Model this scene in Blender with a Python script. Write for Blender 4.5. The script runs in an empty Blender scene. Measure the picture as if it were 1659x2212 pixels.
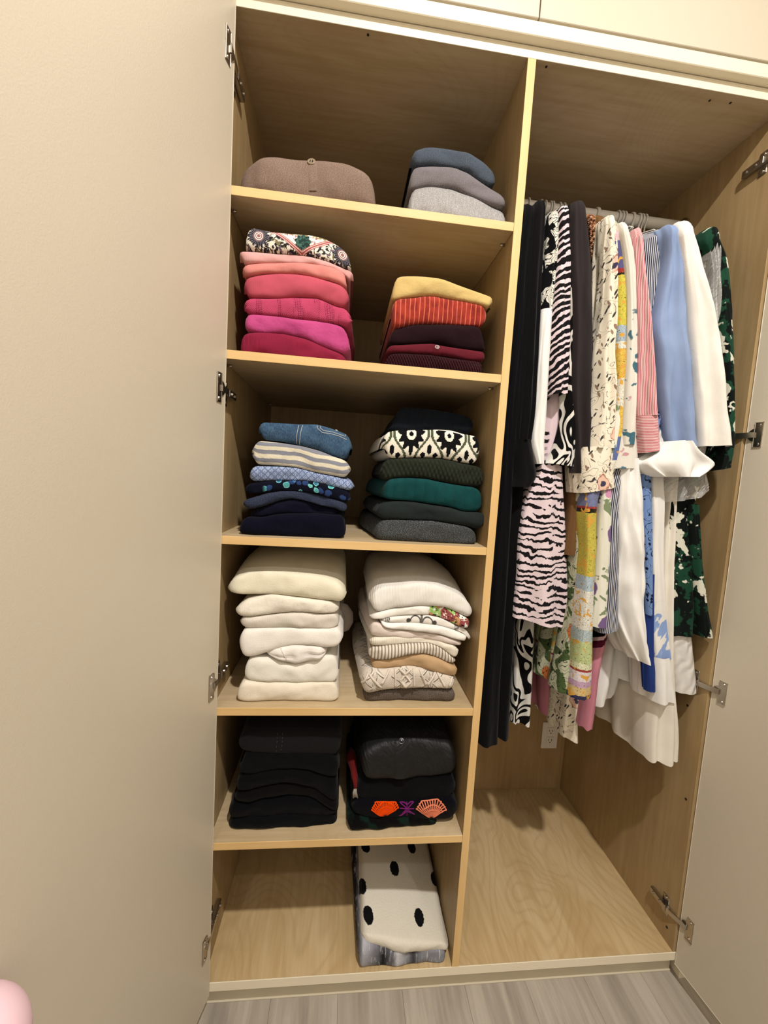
import bpy, bmesh, math, random
from mathutils import Vector, Matrix, noise
random.seed(7)
S = bpy.context.scene
COL = S.collection

# ---------------------------------------------------------------- camera
CAM = Vector((0.29385, -0.94153, 1.31855))
YAW, PITCH, ROLL, FPX = 0.10185, -0.08304, 0.06145, 850.01
W_, H_ = 1659.0, 2212.0
Fv = Vector((math.sin(YAW)*math.cos(PITCH), math.cos(YAW)*math.cos(PITCH), math.sin(PITCH)))
_r = Vector((math.cos(YAW), -math.sin(YAW), 0)); _u = _r.cross(Fv)
Rv = _r*math.cos(ROLL) + _u*math.sin(ROLL)
Uv = _u*math.cos(ROLL) - _r*math.sin(ROLL)
cd = bpy.data.cameras.new('camera'); cam = bpy.data.objects.new('camera', cd); COL.objects.link(cam)
cam.matrix_world = Matrix(((Rv.x, Uv.x, -Fv.x, CAM.x), (Rv.y, Uv.y, -Fv.y, CAM.y), (Rv.z, Uv.z, -Fv.z, CAM.z), (0, 0, 0, 1)))
cd.sensor_fit = 'VERTICAL'; cd.sensor_height = 24.0; cd.lens = FPX/H_*24.0; cd.clip_start = 0.01
S.camera = cam
def at(u, v, y):
    """world point seen at a pixel of the photograph, on the plane at depth y"""
    d = Fv + Rv*((u-W_/2)/FPX) - Uv*((v-H_/2)/FPX)
    return CAM + d*((y-CAM.y)/d.y)

# ---------------------------------------------------------------- world, exposure
wd = bpy.data.worlds.new('world'); S.world = wd; wd.use_nodes = True
wd.node_tree.nodes['Background'].inputs[0].default_value = (1.0, 0.94, 0.85, 1)
wd.node_tree.nodes['Background'].inputs[1].default_value = 0.02
S.view_settings.view_transform = 'Standard'; S.view_settings.look = 'None'
S.view_settings.gamma = 1.0; S.view_settings.use_curve_mapping = False
S.view_settings.exposure = 0.65

# ---------------------------------------------------------------- dimensions (m)
W1, W2, TH, DEP, ZT = 0.6535, 0.6409, 0.019, 0.611, 2.2857
XR = W1 + TH + W2
SH = [1.9324, 1.5858, 1.1643, 0.7432, 0.3889]
ZF = -0.087         # room floor
ZC = 3.04           # room ceiling
KEYPOS = (0.66, -1.22)

# ---------------------------------------------------------------- shader helpers
def lin(c):
    if isinstance(c, str):
        c = tuple(int(c[i:i+2], 16)/255 for i in (0, 2, 4))
    return tuple((x/12.92 if x <= 0.04045 else ((x+0.055)/1.055)**2.4) for x in c) + (1.0,)
class X:
    def __init__(s, t, o): s.t, s.o = t, o
    def __add__(a, b): return a.t.m('ADD', a, b)
    __radd__ = __add__
    def __sub__(a, b): return a.t.m('SUBTRACT', a, b)
    def __rsub__(a, b): return a.t.m('SUBTRACT', b, a)
    def __mul__(a, b): return a.t.m('MULTIPLY', a, b)
    __rmul__ = __mul__
    def __truediv__(a, b): return a.t.m('DIVIDE', a, b)
    def sin(a): return a.t.m('SINE', a)
    def cos(a): return a.t.m('COSINE', a)
    def abs(a): return a.t.m('ABSOLUTE', a)
    def frac(a): return a.t.m('FRACT', a)
    def floor(a): return a.t.m('FLOOR', a)
    def sqrt(a): return a.t.m('SQRT', a)
    def pow(a, b): return a.t.m('POWER', a, b)
    def min(a, b): return a.t.m('MINIMUM', a, b)
    def max(a, b): return a.t.m('MAXIMUM', a, b)
    def atan2(a, b): return a.t.m('ARCTAN2', a, b)
    def gt(a, b, w=0.0):      # soft a > b
        if w <= 0: return a.t.m('GREATER_THAN', a, b)
        return a.t.rng(a, b-w, b+w)
    def lt(a, b, w=0.0):
        if w <= 0: return a.t.m('LESS_THAN', a, b)
        return a.t.rng(a, b+w, b-w)
class MT:
    def __init__(s, name):
        s.mat = bpy.data.materials.new(name); s.mat.use_nodes = True
        s.nt = s.mat.node_tree; s.b = s.nt.nodes['Principled BSDF']; s._uv = None
    def n(s, kind): return s.nt.nodes.new(kind)
    def put(s, sock, val):
        if isinstance(val, X): s.nt.links.new(val.o, sock)
        elif isinstance(val, (str, tuple)): sock.default_value = lin(val)
        else: sock.default_value = val
    def m(s, op, a, b=None):
        n = s.n('ShaderNodeMath'); n.operation = op
        s.put(n.inputs[0], a)
        if b is not None: s.put(n.inputs[1], b)
        return X(s, n.outputs[0])
    def rng(s, a, lo, hi, t0=0.0, t1=1.0):
        n = s.n('ShaderNodeMapRange'); n.interpolation_type = 'SMOOTHSTEP'
        s.put(n.inputs[0], a); n.inputs[1].default_value = lo; n.inputs[2].default_value = hi
        n.inputs[3].default_value = t0; n.inputs[4].default_value = t1
        return X(s, n.outputs[0])
    def uv(s):
        if not s._uv:
            n = s.n('ShaderNodeUVMap'); p = s.n('ShaderNodeSeparateXYZ'); s.nt.links.new(n.outputs[0], p.inputs[0])
            s._uv = (X(s, p.outputs[0]), X(s, p.outputs[1]))
        return s._uv
    def pos(s):
        n = s.n('ShaderNodeNewGeometry'); p = s.n('ShaderNodeSeparateXYZ'); s.nt.links.new(n.outputs['Position'], p.inputs[0])
        return tuple(X(s, p.outputs[i]) for i in range(3))
    def vec(s, a, b, c=0.0):
        n = s.n('ShaderNodeCombineXYZ')
        for i, q in enumerate((a, b, c)): s.put(n.inputs[i], q)
        return n.outputs[0]
    def noise(s, a, b, scale, detail=2.0, c=0.0, rough=0.5, dist=0.0):
        n = s.n('ShaderNodeTexNoise'); n.inputs['Scale'].default_value = scale; n.inputs['Detail'].default_value = detail
        n.inputs['Roughness'].default_value = rough; n.inputs['Distortion'].default_value = dist
        s.nt.links.new(s.vec(a, b, c), n.inputs['Vector']); return X(s, n.outputs[0])
    def vor(s, a, b, scale, feature='F1', c=0.0, rand=1.0):
        n = s.n('ShaderNodeTexVoronoi'); n.feature = feature; n.inputs['Scale'].default_value = scale
        n.inputs['Randomness'].default_value = rand
        s.nt.links.new(s.vec(a, b, c), n.inputs['Vector'])
        if feature == 'DISTANCE_TO_EDGE': return X(s, n.outputs[0]), None
        p = s.n('ShaderNodeSeparateColor'); s.nt.links.new(n.outputs['Color'], p.inputs[0])
        return X(s, n.outputs[0]), X(s, p.outputs[0])
    def mix(s, f, a, b):
        n = s.n('ShaderNodeMix'); n.data_type = 'RGBA'
        s.put(n.inputs[0], f); s.put(n.inputs[6], a); s.put(n.inputs[7], b)
        return X(s, n.outputs[2])
    def ramp(s, f, stops, mode='CONSTANT'):
        n = s.n('ShaderNodeValToRGB'); n.color_ramp.interpolation = mode
        e = n.color_ramp.elements
        e[0].position = stops[0][0]; e[0].color = lin(stops[0][1])
        e[1].position = stops[1][0]; e[1].color = lin(stops[1][1])
        for p, c in stops[2:]:
            q = e.new(p); q.color = lin(c)
        s.put(n.inputs[0], f); return X(s, n.outputs[0])
    def finish(s, col, rough=0.8, bump=None, dist=0.002, strength=0.6, spec=0.3, sheen=0.0, metal=0.0):
        s.put(s.b.inputs['Base Color'], col); s.put(s.b.inputs['Roughness'], rough)
        s.b.inputs['Specular IOR Level'].default_value = spec; s.b.inputs['Metallic'].default_value = metal
        if sheen: s.b.inputs['Sheen Weight'].default_value = sheen; s.b.inputs['Sheen Roughness'].default_value = 0.5
        if bump is not None:
            n = s.n('ShaderNodeBump'); n.inputs['Strength'].default_value = strength; n.inputs['Distance'].default_value = dist
            s.nt.links.new(bump.o, n.inputs['Height']); s.nt.links.new(n.outputs[0], s.b.inputs['Normal'])
        return s.mat

PI = math.pi
# ---------------------------------------------------------------- surface materials
def ply(name, axis, base='C3AF90', dark='AC9672', rings=0.0):
    t = MT(name); x, y, z = t.pos()
    a, b = {'x': (y, x), 'y': (x, y), 'z': (x+y, z)}[axis]     # a across the grain, b along it
    if axis == 'x': a = y+z
    if axis == 'y': a = x+z
    g = t.noise(a*60, b*3.5, 1.0, 4, rough=0.65)
    g2 = t.noise(a*6, b*2.2, 1.0, 3)
    f = g*0.45+g2*0.55
    col = t.mix(t.rng(f, 0.34, 0.68), dark, base)
    if rings:
        r = t.noise(a*3.0, b*2.0, 1.0, 1.5, dist=0.5)
        ln = ((r*30.0).frac()-0.5).abs()
        col = t.mix(ln.gt(0.36, 0.14)*rings, col, 'A68A5E')
    px = t.noise(x*900, y*900, 1.0, 0, c=z*900)
    col = t.mix(px.gt(0.66, 0.05)*0.12, col, '8C6B3A')
    return t.finish(col, 0.5, bump=g, dist=0.0006, strength=0.25, spec=0.35)
def paint(name, c, rough=0.42, tex=0.25):
    t = MT(name); x, y, z = t.pos()
    nz = t.noise(x, y, 420.0, 2, c=z); big = t.noise(x, y, 3.0, 2, c=z)
    col = t.mix(t.rng(big, 0.3, 0.7)*0.12, c, tuple(q*0.93 for q in lin_s(c)))
    return t.finish(col, rough, bump=nz, dist=0.0006, strength=tex, spec=0.45)
def lin_s(c): return tuple(int(c[i:i+2], 16)/255 for i in (0, 2, 4))
def plain(name, c, rough=0.5, metal=0.0, spec=0.5):
    t = MT(name); x, y, z = t.pos()
    nz = t.noise(x, y, 300.0, 2, c=z)
    return t.finish(t.mix(nz*0.15, c, tuple(q*0.8 for q in lin_s(c))), rough, metal=metal, spec=spec)
M = {}
M['ply_h'] = ply('birch_plywood_across', 'x', rings=0.15)
M['ply_d'] = ply('birch_plywood_deep', 'y', base='C9B189', dark='B4996C', rings=0.30)
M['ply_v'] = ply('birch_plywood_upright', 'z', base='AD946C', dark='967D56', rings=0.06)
M['edge'] = ply('birch_edge_banding', 'x', base='DDBB84', dark='D0AC72')
M['edge_v'] = ply('birch_edge_banding_upright', 'z', base='DDBB84', dark='D0AC72')
M['door'] = paint('door_paint', 'C8BEAB', 0.36, 0.3)
M['rail'] = paint('rail_paint', 'E6DCC4', 0.45, 0.2)
M['kick'] = paint('kick_paint', 'C9BFA8', 0.5, 0.2)
M['wall'] = paint('wall_paint', 'CFC8BC', 0.7, 0.2)
M['ceil'] = paint('ceiling_paint', 'EAE6DC', 0.8, 0.2)
M['steel'] = plain('nickel_steel', 'B9B2A8', 0.28, 1.0)
M['darkhole'] = plain('dark_recess', '1A1510', 0.8)
M['white_pl'] = plain('white_plastic', 'E9E6DF', 0.35)
M['rod'] = plain('white_enamel_rod', 'D8D5CE', 0.3)
M['wire'] = plain('white_coated_wire', 'D9D6CF', 0.3)
def floor_mat(k):
    t = MT('grey_oak_laminate'); x, y, z = t.pos()
    o = t.n('ShaderNodeObjectInfo'); r = X(t, o.outputs['Random'])
    g = t.noise(x*70+r*50, y*5+r*17, 1.0, 4, rough=0.6); g2 = t.noise(x*14+r*9, y*1.6+r*31, 1.0, 3, dist=0.8)
    col = t.ramp(g*0.4+g2*0.6, [(0.25, '746C63'), (0.45, '988F84'), (0.62, 'B3AA9D'), (0.8, '9D9488')], 'LINEAR')
    col = t.mix(r*0.35, col, 'A39B8F')
    return t.finish(col, 0.42, bump=g, dist=0.0006, strength=0.3, spec=0.4)
M['floor'] = floor_mat(0)

# ---------------------------------------------------------------- object helpers
def link(name, me, parent=None, loc=(0, 0, 0)):
    o = bpy.data.objects.new(name, me); COL.objects.link(o)
    if parent is not None:
        o.parent = parent
    o.location = loc
    return o
def wloc(o):
    v = Vector((0, 0, 0))
    while o is not None: v += o.location; o = o.parent
    return v
def mesh(name, verts, faces, mat, parent=None, uvs=None, smooth=True):
    """one mesh object from world coordinates; its origin goes to its base"""
    xs = [v[0] for v in verts]; ys = [v[1] for v in verts]; zs = [v[2] for v in verts]
    base = Vector(((min(xs)+max(xs))/2, (min(ys)+max(ys))/2, min(zs)))
    me = bpy.data.meshes.new(name)
    me.from_pydata([Vector(v)-base for v in verts], [], faces)
    if uvs is not None:
        l = me.uv_layers.new(name='UVMap')
        for p in me.polygons:
            for li in p.loop_indices: l.data[li].uv = uvs[me.loops[li].vertex_index]
    if smooth: me.polygons.foreach_set('use_smooth', [True]*len(me.polygons))
    me.materials.append(mat); me.update()
    return link(name, me, parent, base-wloc(parent) if parent is not None else base)
def bmobj(name, bm, mat, parent=None, smooth=False, bevel=0.0):
    if bevel: bmesh.ops.bevel(bm, geom=list(bm.edges), offset=bevel, segments=1, affect='EDGES', profile=0.7)
    bmesh.ops.recalc_face_normals(bm, faces=bm.faces)
    xs = [v.co.x for v in bm.verts]; ys = [v.co.y for v in bm.verts]; zs = [v.co.z for v in bm.verts]
    base = Vector(((min(xs)+max(xs))/2, (min(ys)+max(ys))/2, min(zs)))
    bmesh.ops.translate(bm, verts=bm.verts, vec=-base)
    me = bpy.data.meshes.new(name); bm.to_mesh(me); bm.free()
    if smooth: me.polygons.foreach_set('use_smooth', [True]*len(me.polygons))
    me.materials.append(mat)
    return link(name, me, parent, base-wloc(parent) if parent is not None else base)
def bbox(bm, x0, x1, y0, y1, z0, z1, mtx=None):
    r = bmesh.ops.create_cube(bm, size=1.0)
    for v in r['verts']:
        v.co = Vector((x0+(v.co.x+.5)*(x1-x0), y0+(v.co.y+.5)*(y1-y0), z0+(v.co.z+.5)*(z1-z0)))
        if mtx: v.co = mtx @ v.co
    return r['verts']
def box(name, x0, x1, y0, y1, z0, z1, mat, parent=None, bevel=0.0008, mtx=None):
    bm = bmesh.new(); bbox(bm, x0, x1, y0, y1, z0, z1, mtx)
    return bmobj(name, bm, mat, parent, bevel=bevel)
def bcyl(bm, c, axis, r, h, seg=20, r2=None):
    ax = Vector(axis).normalized(); q = ax.to_track_quat('Z', 'Y').to_matrix().to_4x4()
    bmesh.ops.create_cone(bm, cap_ends=True, segments=seg, radius1=r, radius2=r if r2 is None else r2, depth=h,
                          matrix=Matrix.Translation(Vector(c)) @ q)
def tube_data(pts, r, seg=8, closed=False):
    pts = [Vector(p) for p in pts]; n = len(pts); vs, fs = [], []
    rr = r if isinstance(r, (list, tuple)) else [r]*n
    up = None
    for i, p in enumerate(pts):
        t = (pts[min(i+1, n-1)]-pts[max(i-1, 0)]).normalized()
        if up is None: up = t.orthogonal()
        up = (up - t*up.dot(t)).normalized(); s = t.cross(up)
        for k in range(seg):
            a = 2*PI*k/seg; vs.append(p+(up*math.cos(a)+s*math.sin(a))*rr[i])
    for i in range(n-1):
        for k in range(seg):
            k2 = (k+1) % seg; fs.append((i*seg+k, i*seg+k2, (i+1)*seg+k2, (i+1)*seg+k))
    fs.append(tuple(range(seg))[::-1]); fs.append(tuple((n-1)*seg+k for k in range(seg)))
    return vs, fs
def tube(name, pts, r, mat, parent=None, seg=8):
    vs, fs = tube_data(pts, r, seg); return mesh(name, vs, fs, mat, parent)
def tubes(name, lines, r, mat, parent=None, seg=5):
    V, Fc = [], []
    for pts in lines:
        v, f = tube_data(pts, r, seg); o = len(V); V += v; Fc += [tuple(i+o for i in q) for q in f]
    return mesh(name, V, Fc, mat, parent)
def empty(name, loc, parent=None):
    o = bpy.data.objects.new(name, None); COL.objects.link(o); o.empty_display_size = 0.05
    if parent is not None: o.parent = parent; o.location = Vector(loc)-wloc(parent)
    else: o.location = loc
    return o
def tag(o, label, cat, group=None):
    o['label'] = label; o['category'] = cat
    if group: o['group'] = group
    return o
def struct(o): o['kind'] = 'structure'; return o

# ---------------------------------------------------------------- room shell
RX0, RX1, RY0 = -0.9, 2.3, -2.5
fl = struct(box('floor', RX0, RX1, RY0, 0.66, ZF-0.05, ZF-0.012, M['darkhole'], bevel=0))
pw = 0.178; i = 0; xx = RX0
pm = {}
while xx < RX1-0.02:
    w = min(pw, RX1-xx); off = (i*0.43) % 1.22; yy = 0.07; first = True
    while yy > RY0+0.05:
        L = (0.5+off*0.4) if first else 1.22; first = False
        y0 = max(RY0, yy-L)
        box('plank', xx+0.0002, xx+w-0.0002, y0+0.0002, yy-0.0002, ZF-0.012, ZF, M['floor'], fl, bevel=0.0005)
        yy = y0
    xx += w; i += 1
struct(box('wall_back', RX0, RX1, DEP+0.03, DEP+0.1, ZF, ZC, M['wall'], bevel=0))
struct(box('wall_front', RX0, RX1, RY0-0.08, RY0, ZF, ZC, M['wall'], bevel=0))
struct(box('wall_left', RX0-0.08, RX0, RY0, DEP+0.03, ZF, ZC, M['wall'], bevel=0))
struct(box('wall_right', RX1, RX1+0.08, RY0, DEP+0.03, ZF, ZC, M['wall'], bevel=0))
struct(box('ceiling', RX0, RX1, RY0, DEP+0.03, ZC, ZC+0.06, M['ceil'], bevel=0))
# fillers of the built-in wall either side of the opening
struct(box('trim_1', RX0, -0.03, 0.0, DEP+0.03, ZF, ZC, M['rail'], bevel=0))
struct(box('trim_2', XR+0.03, RX1, 0.0, DEP+0.03, ZF, ZC, M['rail'], bevel=0))

# recessed ceiling lamps: the one that lights the wardrobe and unseen fill lamps added deeper in the room
def downlight(x, y, power, label):
    r = empty('recessed_downlight', (x, y, ZC-0.004))
    bm = bmesh.new()
    ring = [(0.052, 0), (0.064, 0), (0.064, -0.004), (0.058, -0.006), (0.05, -0.003)]
    n = 32
    vs = [[bm.verts.new((x+a*math.cos(2*PI*k/n), y+a*math.sin(2*PI*k/n), ZC+b)) for a, b in ring] for k in range(n)]
    for k in range(n):
        for j in range(len(ring)):
            j2 = (j+1) % len(ring); bm.faces.new((vs[k][j], vs[(k+1) % n][j], vs[(k+1) % n][j2], vs[k][j2]))
    bmobj('trim_ring', bm, M['white_pl'], r, smooth=True)
    bm = bmesh.new(); bcyl(bm, (x, y, ZC-0.0015), (0, 0, 1), 0.05, 0.002, 32)
    t = MT('lamp_lens'); t.b.inputs['Emission Color'].default_value = (1, 0.955, 0.90, 1); t.b.inputs['Emission Strength'].default_value = 12
    bmobj('lens', bm, t.finish('F4EEDF', 0.4), r)
    ld = bpy.data.lights.new('downlight_lamp', 'AREA'); ld.shape = 'DISK'; ld.size = 0.085; ld.energy = power
    ld.color = (1.0, 0.955, 0.90)
    lo = bpy.data.objects.new('downlight_lamp', ld); COL.objects.link(lo); lo.parent = r; lo.location = (0, 0, -0.006)
    tag(r, label, 'light', None)
downlight(KEYPOS[0], KEYPOS[1], 40.0, 'round recessed ceiling downlight in front of the open wardrobe')
downlight(-0.35, -2.0, 5.0, 'unseen fill lamp added as a recessed downlight farther back on the shelf side of the wardrobe')
downlight(1.75, -2.0, 5.0, 'unseen fill lamp added as a recessed downlight farther back on the hanging side of the wardrobe')

# ---------------------------------------------------------------- wardrobe carcass
wr = empty('wardrobe', (XR/2, DEP/2, -0.024))
tag(wr, 'built-in wardrobe of birch plywood with cream doors standing open', 'wardrobe')
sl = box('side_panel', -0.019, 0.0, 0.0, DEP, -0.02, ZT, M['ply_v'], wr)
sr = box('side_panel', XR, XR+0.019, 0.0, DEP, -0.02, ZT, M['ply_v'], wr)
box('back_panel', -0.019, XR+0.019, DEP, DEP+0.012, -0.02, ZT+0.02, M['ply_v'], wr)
tp = box('top_panel', -0.019, XR+0.019, 0.0, DEP, ZT, ZT+0.024, M['ply_h'], wr)
box('edge_band', -0.019, XR+0.019, -0.0015, 0.0004, ZT-0.0005, ZT+0.0245, M['rail'], tp, bevel=0.0004)
bp = box('bottom_panel', -0.019, XR+0.019, 0.0, DEP, -0.024, 0.0, M['ply_d'], wr)
box('edge_band', -0.019, XR+0.019, -0.0015, 0.0004, -0.0245, 0.0005, M['rail'], bp, bevel=0.0004)
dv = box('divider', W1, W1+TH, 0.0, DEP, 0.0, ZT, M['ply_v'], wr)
box('edge_band', W1-0.0002, W1+TH+0.0002, -0.0012, 0.0004, 0.0005, ZT-0.0005, M['edge_v'], dv, bevel=0.0004)
for z in SH:
    s = box('shelf', 0.0005, W1-0.0005, 0.0, DEP-0.002, z-TH, z, M['ply_h'], wr)
    box('edge_band', 0.0007, W1-0.0007, -0.0012, 0.0004, z-TH-0.0002, z+0.0002, M['edge'], s, bevel=0.0004)
    for px, ax in ((0.0, 1), (W1, -1)):
        for py in (0.05, DEP-0.06):
            bm = bmesh.new(); bcyl(bm, (px+ax*0.006, py, z-TH-0.0035), (1, 0, 0), 0.0028, 0.012, 10)
            bmobj('shelf_pin', bm, M['steel'], s, smooth=True)
kb = box('kick_board', -0.019, XR+0.019, 0.022, 0.036, ZF, -0.024, M['kick'], wr)
box('shoe_strip', -0.019, XR+0.019, 0.018, 0.022, ZF, ZF+0.004, M['kick'], kb)
# screw holes in the hidden faces
for (u, v) in ((795, 75), (1180, 144), (1533, 217), (1578, 222)):
    d = at(u, v, 0.0); k = (ZT-CAM.z)/(d.z-CAM.z); p = CAM+(d-CAM)*k
    bm = bmesh.new(); bcyl(bm, (p.x, p.y, ZT-0.0002), (0, 0, 1), 0.0028, 0.0012, 10)
    bmobj('screw_hole', bm, M['darkhole'], tp)
for (y, z) in ((0.022, 0.458), (0.055, 0.72), (0.028, 0.045)):
    bm = bmesh.new(); bcyl(bm, (XR-0.0002, y, z), (1, 0, 0), 0.0036, 0.0014, 10)
    bmobj('screw_hole', bm, M['darkhole'], sr)

# ---- doors with cup hinges
def cup_hinge(parent, mtx, side):
    """mtx: door frame, local x = along the door away from the hinge edge, y = out of the inner face, z up"""
    bm = bmesh.new()
    bbox(bm, 0.018, 0.036, 0.0, 0.0022, -0.031, 0.031, mtx)
    bmesh.ops.bevel(bm, geom=list(bm.edges), offset=0.0009, segments=1, affect='EDGES')
    ax = (mtx.to_3x3() @ Vector((0, 1, 0)))
    bcyl(bm, mtx @ Vector((0.020, 0.0012, 0)), ax, 0.0165, 0.0024, 28)
    for z in (-0.024, 0.024): bcyl(bm, mtx @ Vector((0.028, 0.003, z)), ax, 0.0042, 0.002, 14, 0.003)
    h = bmobj('hinge_cup', bm, M['steel'], parent)
    return h
def door(name, hx, hy, ang, width, side, hinge_z):
    """hinge edge of the inner face at (hx,hy); the door runs towards -y, turned outwards by ang"""
    d = Vector((-side*math.sin(ang), -math.cos(ang), 0))       # along the door
    nrm = Vector((side*math.cos(ang), -math.sin(ang), 0))      # out of the inner face, towards the opening
    z0, z1 = -0.034, 2.307
    mt = Matrix(((d.x, nrm.x, 0, hx), (d.y, nrm.y, 0, hy), (0, 0, 1, 0), (0, 0, 0, 1)))
    o = box(name, 0, width, -0.02, 0.0, z0, z1, M['door'], wr, bevel=0.0012, mtx=mt)
    for z in hinge_z:
        cup_hinge(o, mt @ Matrix.Translation((0, 0, z)), side)
    return o, mt
HZL = [2.181, 1.497, 0.811, 0.131]; HZR = [2.181, 1.488, 0.805, 0.106]
dl, mtl = door('door', 0.0135, -0.003, 0.22, 0.655, 1, HZL)
dr, mtr = door('door', XR+0.008, -0.003, 0.125, 0.655, -1, HZR)
for panel, xw, sgn, zs, mt in ((sl, 0.0, 1, HZL, mtl), (sr, XR, -1, HZR, mtr)):
    for z in zs:
        bm = bmesh.new()
        # cross shaped mounting plate on the cabinet side, arm body on it and the swan neck to the cup
        def b(x0, x1, *r):
            xs = sorted((xw+sgn*x0, xw+sgn*x1)); bbox(bm, xs[0], xs[1], *r)
        b(0.0, 0.0025, 0.03, 0.052, z-0.029, z+0.029)
        b(0.0025, 0.012, 0.022, 0.088, z-0.0075, z+0.0075)
        b(0.012, 0.0145, 0.03, 0.085, z-0.0085, z+0.0085)
        bmesh.ops.bevel(bm, geom=list(bm.edges), offset=0.001, segments=1, affect='EDGES')
        for zz in (-0.021, 0.021): bcyl(bm, (xw+sgn*0.0035, 0.041, z+zz), (1, 0, 0), 0.0042, 0.003, 14)
        for yy in (0.05, 0.074): bcyl(bm, (xw+sgn*0.0155, yy, z), (1, 0, 0), 0.0035, 0.003, 12)
        bmobj('hinge_plate', bm, M['steel'], panel); bm = bmesh.new()
        cup = mt @ Vector((0.020, 0.004, z))
        p0 = Vector((xw+sgn*0.013, 0.026, z))
        dirn = (cup-p0); L = dirn.length; a = dirn.normalized(); n2 = Vector((0, 0, 1)).cross(a)
        mm = Matrix(((a.x, n2.x, 0, p0.x), (a.y, n2.y, 0, p0.y), (0, 0, 1, p0.z), (0, 0, 0, 1)))
        bbox(bm, 0, L, -0.0018, 0.0018, -0.0068, 0.0068, mm)
        bmobj('hinge_arm', bm, M['steel'], panel)

# ---------------------------------------------------------------- overhead cabinet
oc = empty('overhead_cabinet', (XR/2, 0.3, ZT+0.025))
tag(oc, 'overhead cabinet with flat cream doors above the open wardrobe', 'cabinet')
ZR = ZT+0.0245
box('carcass', -0.03, XR+0.03, 0.0, DEP+0.03, ZR+0.002, ZC-0.03, M['rail'], oc, bevel=0.001)
box('bottom_rail', -0.03, XR+0.03, -0.021, 0.0, ZR+0.0015, ZR+0.032, M['rail'], oc, bevel=0.0015)
ux = at(1167, 20, -0.021).x
zd = ZR+0.0375
for x0, x1 in ((-0.028, ux-0.0013), (ux+0.0013, XR+0.028)):
    box('door', x0, x1, -0.021, -0.001, zd, ZC-0.05, M['door'], oc, bevel=0.0012)

# ---------------------------------------------------------------- rod, outlet
RODY, RODZ = 0.28, 2.168
ro = empty('closet_rod', (W1+TH+W2/2, RODY, RODZ-0.015))
tag(ro, 'white metal closet rod carrying the hanging clothes', 'rod')
bm = bmesh.new(); bcyl(bm, (W1+TH+W2/2, RODY, RODZ), (1, 0, 0), 0.0155, W2-0.003, 24); bmobj('pole', bm, M['rod'], ro, smooth=False)
for x in (W1+TH+0.0045, XR-0.0045):
    bm = bmesh.new(); bcyl(bm, (x, RODY, RODZ), (1, 0, 0), 0.024, 0.006, 24); bcyl(bm, (x, RODY, RODZ), (1, 0, 0), 0.017, 0.008, 24)
    bmobj('flange', bm, M['steel'], ro)
c = at(1187, 1587, DEP)
ou = empty('power_outlet', (c.x, DEP, c.z-0.06))
tag(ou, 'white duplex power outlet on the wardrobe back panel', 'outlet')
box('cover_plate', c.x-0.036, c.x+0.036, DEP-0.006, DEP+0.001, c.z-0.06, c.z+0.06, M['white_pl'], ou, bevel=0.002)
for dz in (0.021, -0.021):
    f = box('receptacle', c.x-0.0165, c.x+0.0165, DEP-0.0085, DEP-0.005, c.z+dz-0.016, c.z+dz+0.016, M['white_pl'], ou, bevel=0.001)
    for q in (-1, 1):
        box('slot', c.x+q*0.007-0.001, c.x+q*0.007+0.001, DEP-0.0092, DEP-0.008, c.z+dz-0.002, c.z+dz+0.0065, M['darkhole'], f, bevel=0)
    bm = bmesh.new(); bcyl(bm, (c.x, DEP-0.0086, c.z+dz-0.008), (0, 1, 0), 0.0025, 0.0012, 10)
    bmobj('ground_hole', bm, M['darkhole'], f)

# ================================================================ cloth materials
def knitbump(t, kind, f):
    u, v = t.uv()
    if kind == 'rib': return (u*(PI*f)).sin().abs()
    if kind == 'knit':
        return (u*(PI*f)).sin().abs()*0.7+((v*f*1.3+((u*f).frac()-0.5).abs()).frac()-0.5).abs()*0.8
    if kind == 'moss': return (u*(2*PI*f)).sin()*(v*(2*PI*f)).sin()*0.5+0.5
    if kind == 'bobble': return (u*(2*PI*f)+(v*f).floor()*PI).sin()*(v*(2*PI*f*0.5)).sin().abs()
    if kind == 'weave': return (u*(2*PI*f)).sin()*0.3+(v*(2*PI*f)).sin()*0.3
    return t.noise(u, v, f, 3)
def cloth(name, c, c2=None, bump='fuzz', f=260.0, dist=0.0016, strength=0.5, rough=0.9, var=0.35, spec=0.08, sheen=0.03, colfn=None, heather=0.0, gam=1.12, sat=0.95, val=0.92):
    t = MT(name); u, v = t.uv()
    if min(lin_s(c)) > 0.72: sat, val, gam = 0.82, 0.98, 1.0
    if c2 is None: c2 = tuple(q*0.86 for q in lin_s(c))
    big = t.noise(u, v, 14.0, 3)
    col = t.mix(t.rng(big, 0.3, 0.7)*var, c, c2) if colfn is None else colfn(t, u, v)
    if heather:
        h = t.noise(u*1.0, v*2.2, 420.0, 1); col = t.mix(h.gt(0.58, 0.06)*heather, col, 'D9D3CC')
        h = t.noise(u*1.0, v*2.2, 380.0, 1, c=3.0); col = t.mix(h.gt(0.6, 0.06)*heather, col, '15130F')
    gm = t.n('ShaderNodeGamma'); gm.inputs[1].default_value = gam; t.nt.links.new(col.o, gm.inputs[0]); hs = t.n('ShaderNodeHueSaturation'); hs.inputs['Saturation'].default_value = sat; hs.inputs['Value'].default_value = val; t.nt.links.new(gm.outputs[0], hs.inputs['Color']); col = X(t, hs.outputs[0])
    fz = t.noise(u, v, 600.0, 2)
    hb = knitbump(t, bump, f)*0.8+fz*0.35
    return t.finish(col, rough, bump=hb, dist=dist, strength=strength, spec=spec, sheen=sheen)

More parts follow.
